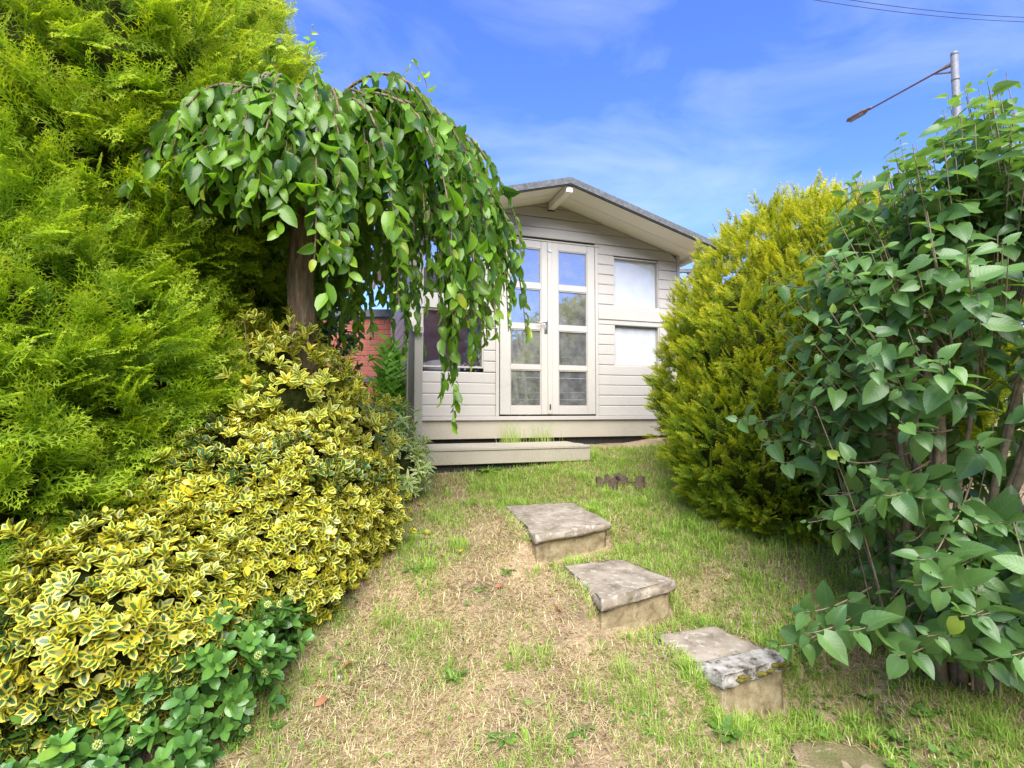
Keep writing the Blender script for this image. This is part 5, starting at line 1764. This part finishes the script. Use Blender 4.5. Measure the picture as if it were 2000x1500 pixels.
d = nrm(rng.normal(0, 1, (n_, 3)) * [1, 1, 0.2]); R = frames(d, np.tile([0, 0, 1.], (n_, 1)) + rng.normal(0, .5, (n_, 3)))
V, F, UV, rr = instance(SMALL, rng.integers(0, 2, n_), R, P, 0.008 + 0.014 * rng.random(n_), rng.random(n_))
cl = link("leaf_litter", raw_mesh("leaf_litter", V, F, M['litter'], UV, rr)); tag(cl, "scattered crumbs of dry brown leaf litter in the lawn", "litter", kind='stuff')

# yellow flower
fx, fy = gpt(1898, 1362)
fz = float(gz(fx, fy))
fl = thing("yellow_flower", (fx, fy, fz), "single small yellow flower on a thin stalk below the lilac", "flower")
bm = bmesh.new(); tube(bm, [(fx, fy, fz - .01), (fx, fy, fz + .045)], [.0015, .0012], 5); bm_obj("stalk", bm, M['weed'], fl)
for k in range(6):
    a = k * math.pi / 3
    V, F, UV = leaf_base(3, 2, 0.7, 0.42, 0.5, 0.1, -0.3)
    R = frames(np.array([[math.cos(a), math.sin(a), .3]]), np.array([[0, 0, 1.]]))
    V2, F2, U2, r2 = instance([(V, F, UV)], np.zeros(1, int), R, np.array([[fx, fy, fz + .045]]), np.array([.014]), np.array([.5]))
    link("petal", raw_mesh("petal", V2, F2, M['petal'], U2, r2), fl)

# fallen leaves
FLs = [("yellow", 824, 992, "round lemon yellow fallen leaf beside the variegated shrub"), ("yellow", 838, 1004, "narrow orange yellow fallen leaf beside the round lemon one"),
       ("yellow", 842, 1047, "long yellow fallen leaf on green turf, just uphill of the bushy weed"), ("yellow", 866, 1093, "yellow curled fallen leaf on dry turf beside the bushy weed"),
       ("yellow", 897, 1082, "orange fallen leaf nearest to the yellow curled one"), ("green", 1368, 1236, "fresh green fallen leaf on the back of the broken step"),
       ("brown", 1328, 1215, "brown curled fallen leaf behind the broken step, long and pinkish"), ("brown", 1408, 1218, "brown fallen leaf between broken step and lilac"),
       ("brown", 1097, 1205, "rusty brown fallen leaf left of the middle riser"), ("brown", 690, 1303, "red brown crumpled leaf on the dry slope by the small pebble"),
       ("brown", 638, 1372, "rust coloured leaf fragment on straw grass"), ("brown", 612, 1352, "tiny rust leaf scrap near the flat stone"),
       ("brown", 985, 1150, "brown leaf by the small green weed left of the steps"), ("brown", 340, 1465, "reddish leaf on soil under the bud-bearing shrub"),
       ("yellow", 1418, 1140, "little yellow leaf on turf between the steps and the lilac"), ("brown", 1240, 1010, "brown leaf next to the rotten stump"),
       ("brown", 770, 1040, "brown leaf litter scrap tucked under the variegated shrub"), ("brown", 1690, 1455, "russet leaf on bare soil beside the buried step")]
for i, (c, px, py, lab) in enumerate(FLs):
    x, y = gpt(px, py)
    z = float(gz(x, y)) + 0.022
    V, F, UV = leaf_base(5, 4, 0.55 if i else 0.8, 0.42, 0.8, 0.35, 0.3 * rng.random() + (0.25 if c == "brown" else 0), 0, 0.8, 0.6 * rng.normal(), i)
    a = rng.random() * 6.28
    R = frames(np.array([[math.cos(a), math.sin(a), .15]]), np.array([[rng.normal(0, .25), rng.normal(0, .25), 1.]]))
    s = 0.05 if c == "brown" else 0.052
    V = (R[0] @ V.T).T * s
    if c == "green": z = -1.072 + .012
    o = link("fallen_leaf", raw_mesh("fallen_leaf", V, F, M[{'yellow': 'yellow_leaf', 'brown': 'brown_leaf', 'green': 'weed'}[c]], UV, np.full(len(V), rng.random() * .7)))
    o.location = (x, y, z); tag(o, lab, "leaf", "fallen leaves on the lawn")

# rotten stump
sx, sy = gpt(1205, 950)
sz = float(gz(sx, sy))
st = thing("tree_stump", (sx, sy, sz), "low rotten brown tree stump in the grass above the steps", "stump")
for k in range(6):
    a = k * 1.1; r = 0.02 + 0.035 * k * .7
    bm = bmesh.new()
    x = sx + r * math.cos(a) * 1.6; y = sy + r * math.sin(a) * .8
    h = 0.05 + 0.05 * rng.random()
    tube(bm, [(x, y, sz - .03), (x + .01, y, sz + h * .6), (x + rng.normal(0, .015), y, sz + h)], [0.045, 0.035, 0.018 + .014 * rng.random()], 7)
    for v in bm.verts: v.co += Vector(rng.normal(0, .006, 3))
    bm_obj("wood_chunk", bm, M['deadwood'], st)
for k in range(5):
    bm = bmesh.new(); a = rng.random() * 6.28
    p = np.array([sx + .06, sy, sz + .03]); e = p + [.14 * math.cos(a), .10 * math.sin(a), -.015]
    tube(bm, [p, (p + e) / 2 + [0, 0, .015], e], [.008, .006, .003], 5); bm_obj("root", bm, M['deadwood'], st)

# dead branches on the soil, lower left
for (pts, lab, r) in (([(-30, 1420), (60, 1415), (120, 1400), (165, 1375)], "bare brown branch lying on the soil under the variegated shrub", 0.011),
                      ([(90, 1408), (130, 1412), (150, 1405)], "short forked dead twig beside the bare brown branch", 0.006),
                      ([(440, 1363), (490, 1374), (525, 1371)], "thin greenish twig lying by the flat stone", 0.004)):
    P = []
    for (px, py) in pts:
        x, y = gpt(px, py); P.append((x, y, float(gz(x, y)) + r + 0.012))
    o0 = Vector(P[0])
    bm = bmesh.new(); tube(bm, [Vector(p) for p in P], np.linspace(r, r * .5, len(P)), 7)
    o = bm_obj("fallen_branch", bm, M['deadwood'], None, True, tuple(o0)); tag(o, lab, "branch", "fallen branches")

# stones
for (px, py, r, fl_, lab) in ((470, 1335, 0.06, .30, "flat pale stone set in the dry soil at the shrub's edge"), (505, 1305, 0.016, .7, "small grey stone behind the flat pale stone"), (492, 1322, 0.02, .5, "pinkish stone chip touching the flat pale stone"),
                              (662, 1325, 0.013, .7, "small white pebble on the dry slope"), (105, 1430, 0.05, .4, "pale stone half hidden by the bare brown branch"), (15, 1450, 0.045, .5, "dark grey stone at the bed edge beyond the branch")):
    x, y = gpt(px, py); z = float(gz(x, y))
    bm = bmesh.new(); bmesh.ops.create_icosphere(bm, subdivisions=3, radius=r)
    for v in bm.verts:
        d = v.co.normalized(); k = 0.75 + 0.5 * float(fbm(d.x * 2.2 + px, d.y * 2.2 + d.z * 1.7, 5, 3))
        v.co = Vector((v.co.x * k * 1.3, v.co.y * k, v.co.z * k * fl_))
    bmesh.ops.translate(bm, verts=bm.verts[:], vec=(x, y, z + r * fl_ * .35))
    o = bm_obj("stone", bm, M['stone_pale'], None, True, (x, y, z)); tag(o, lab, "stone", "stones in the bed")
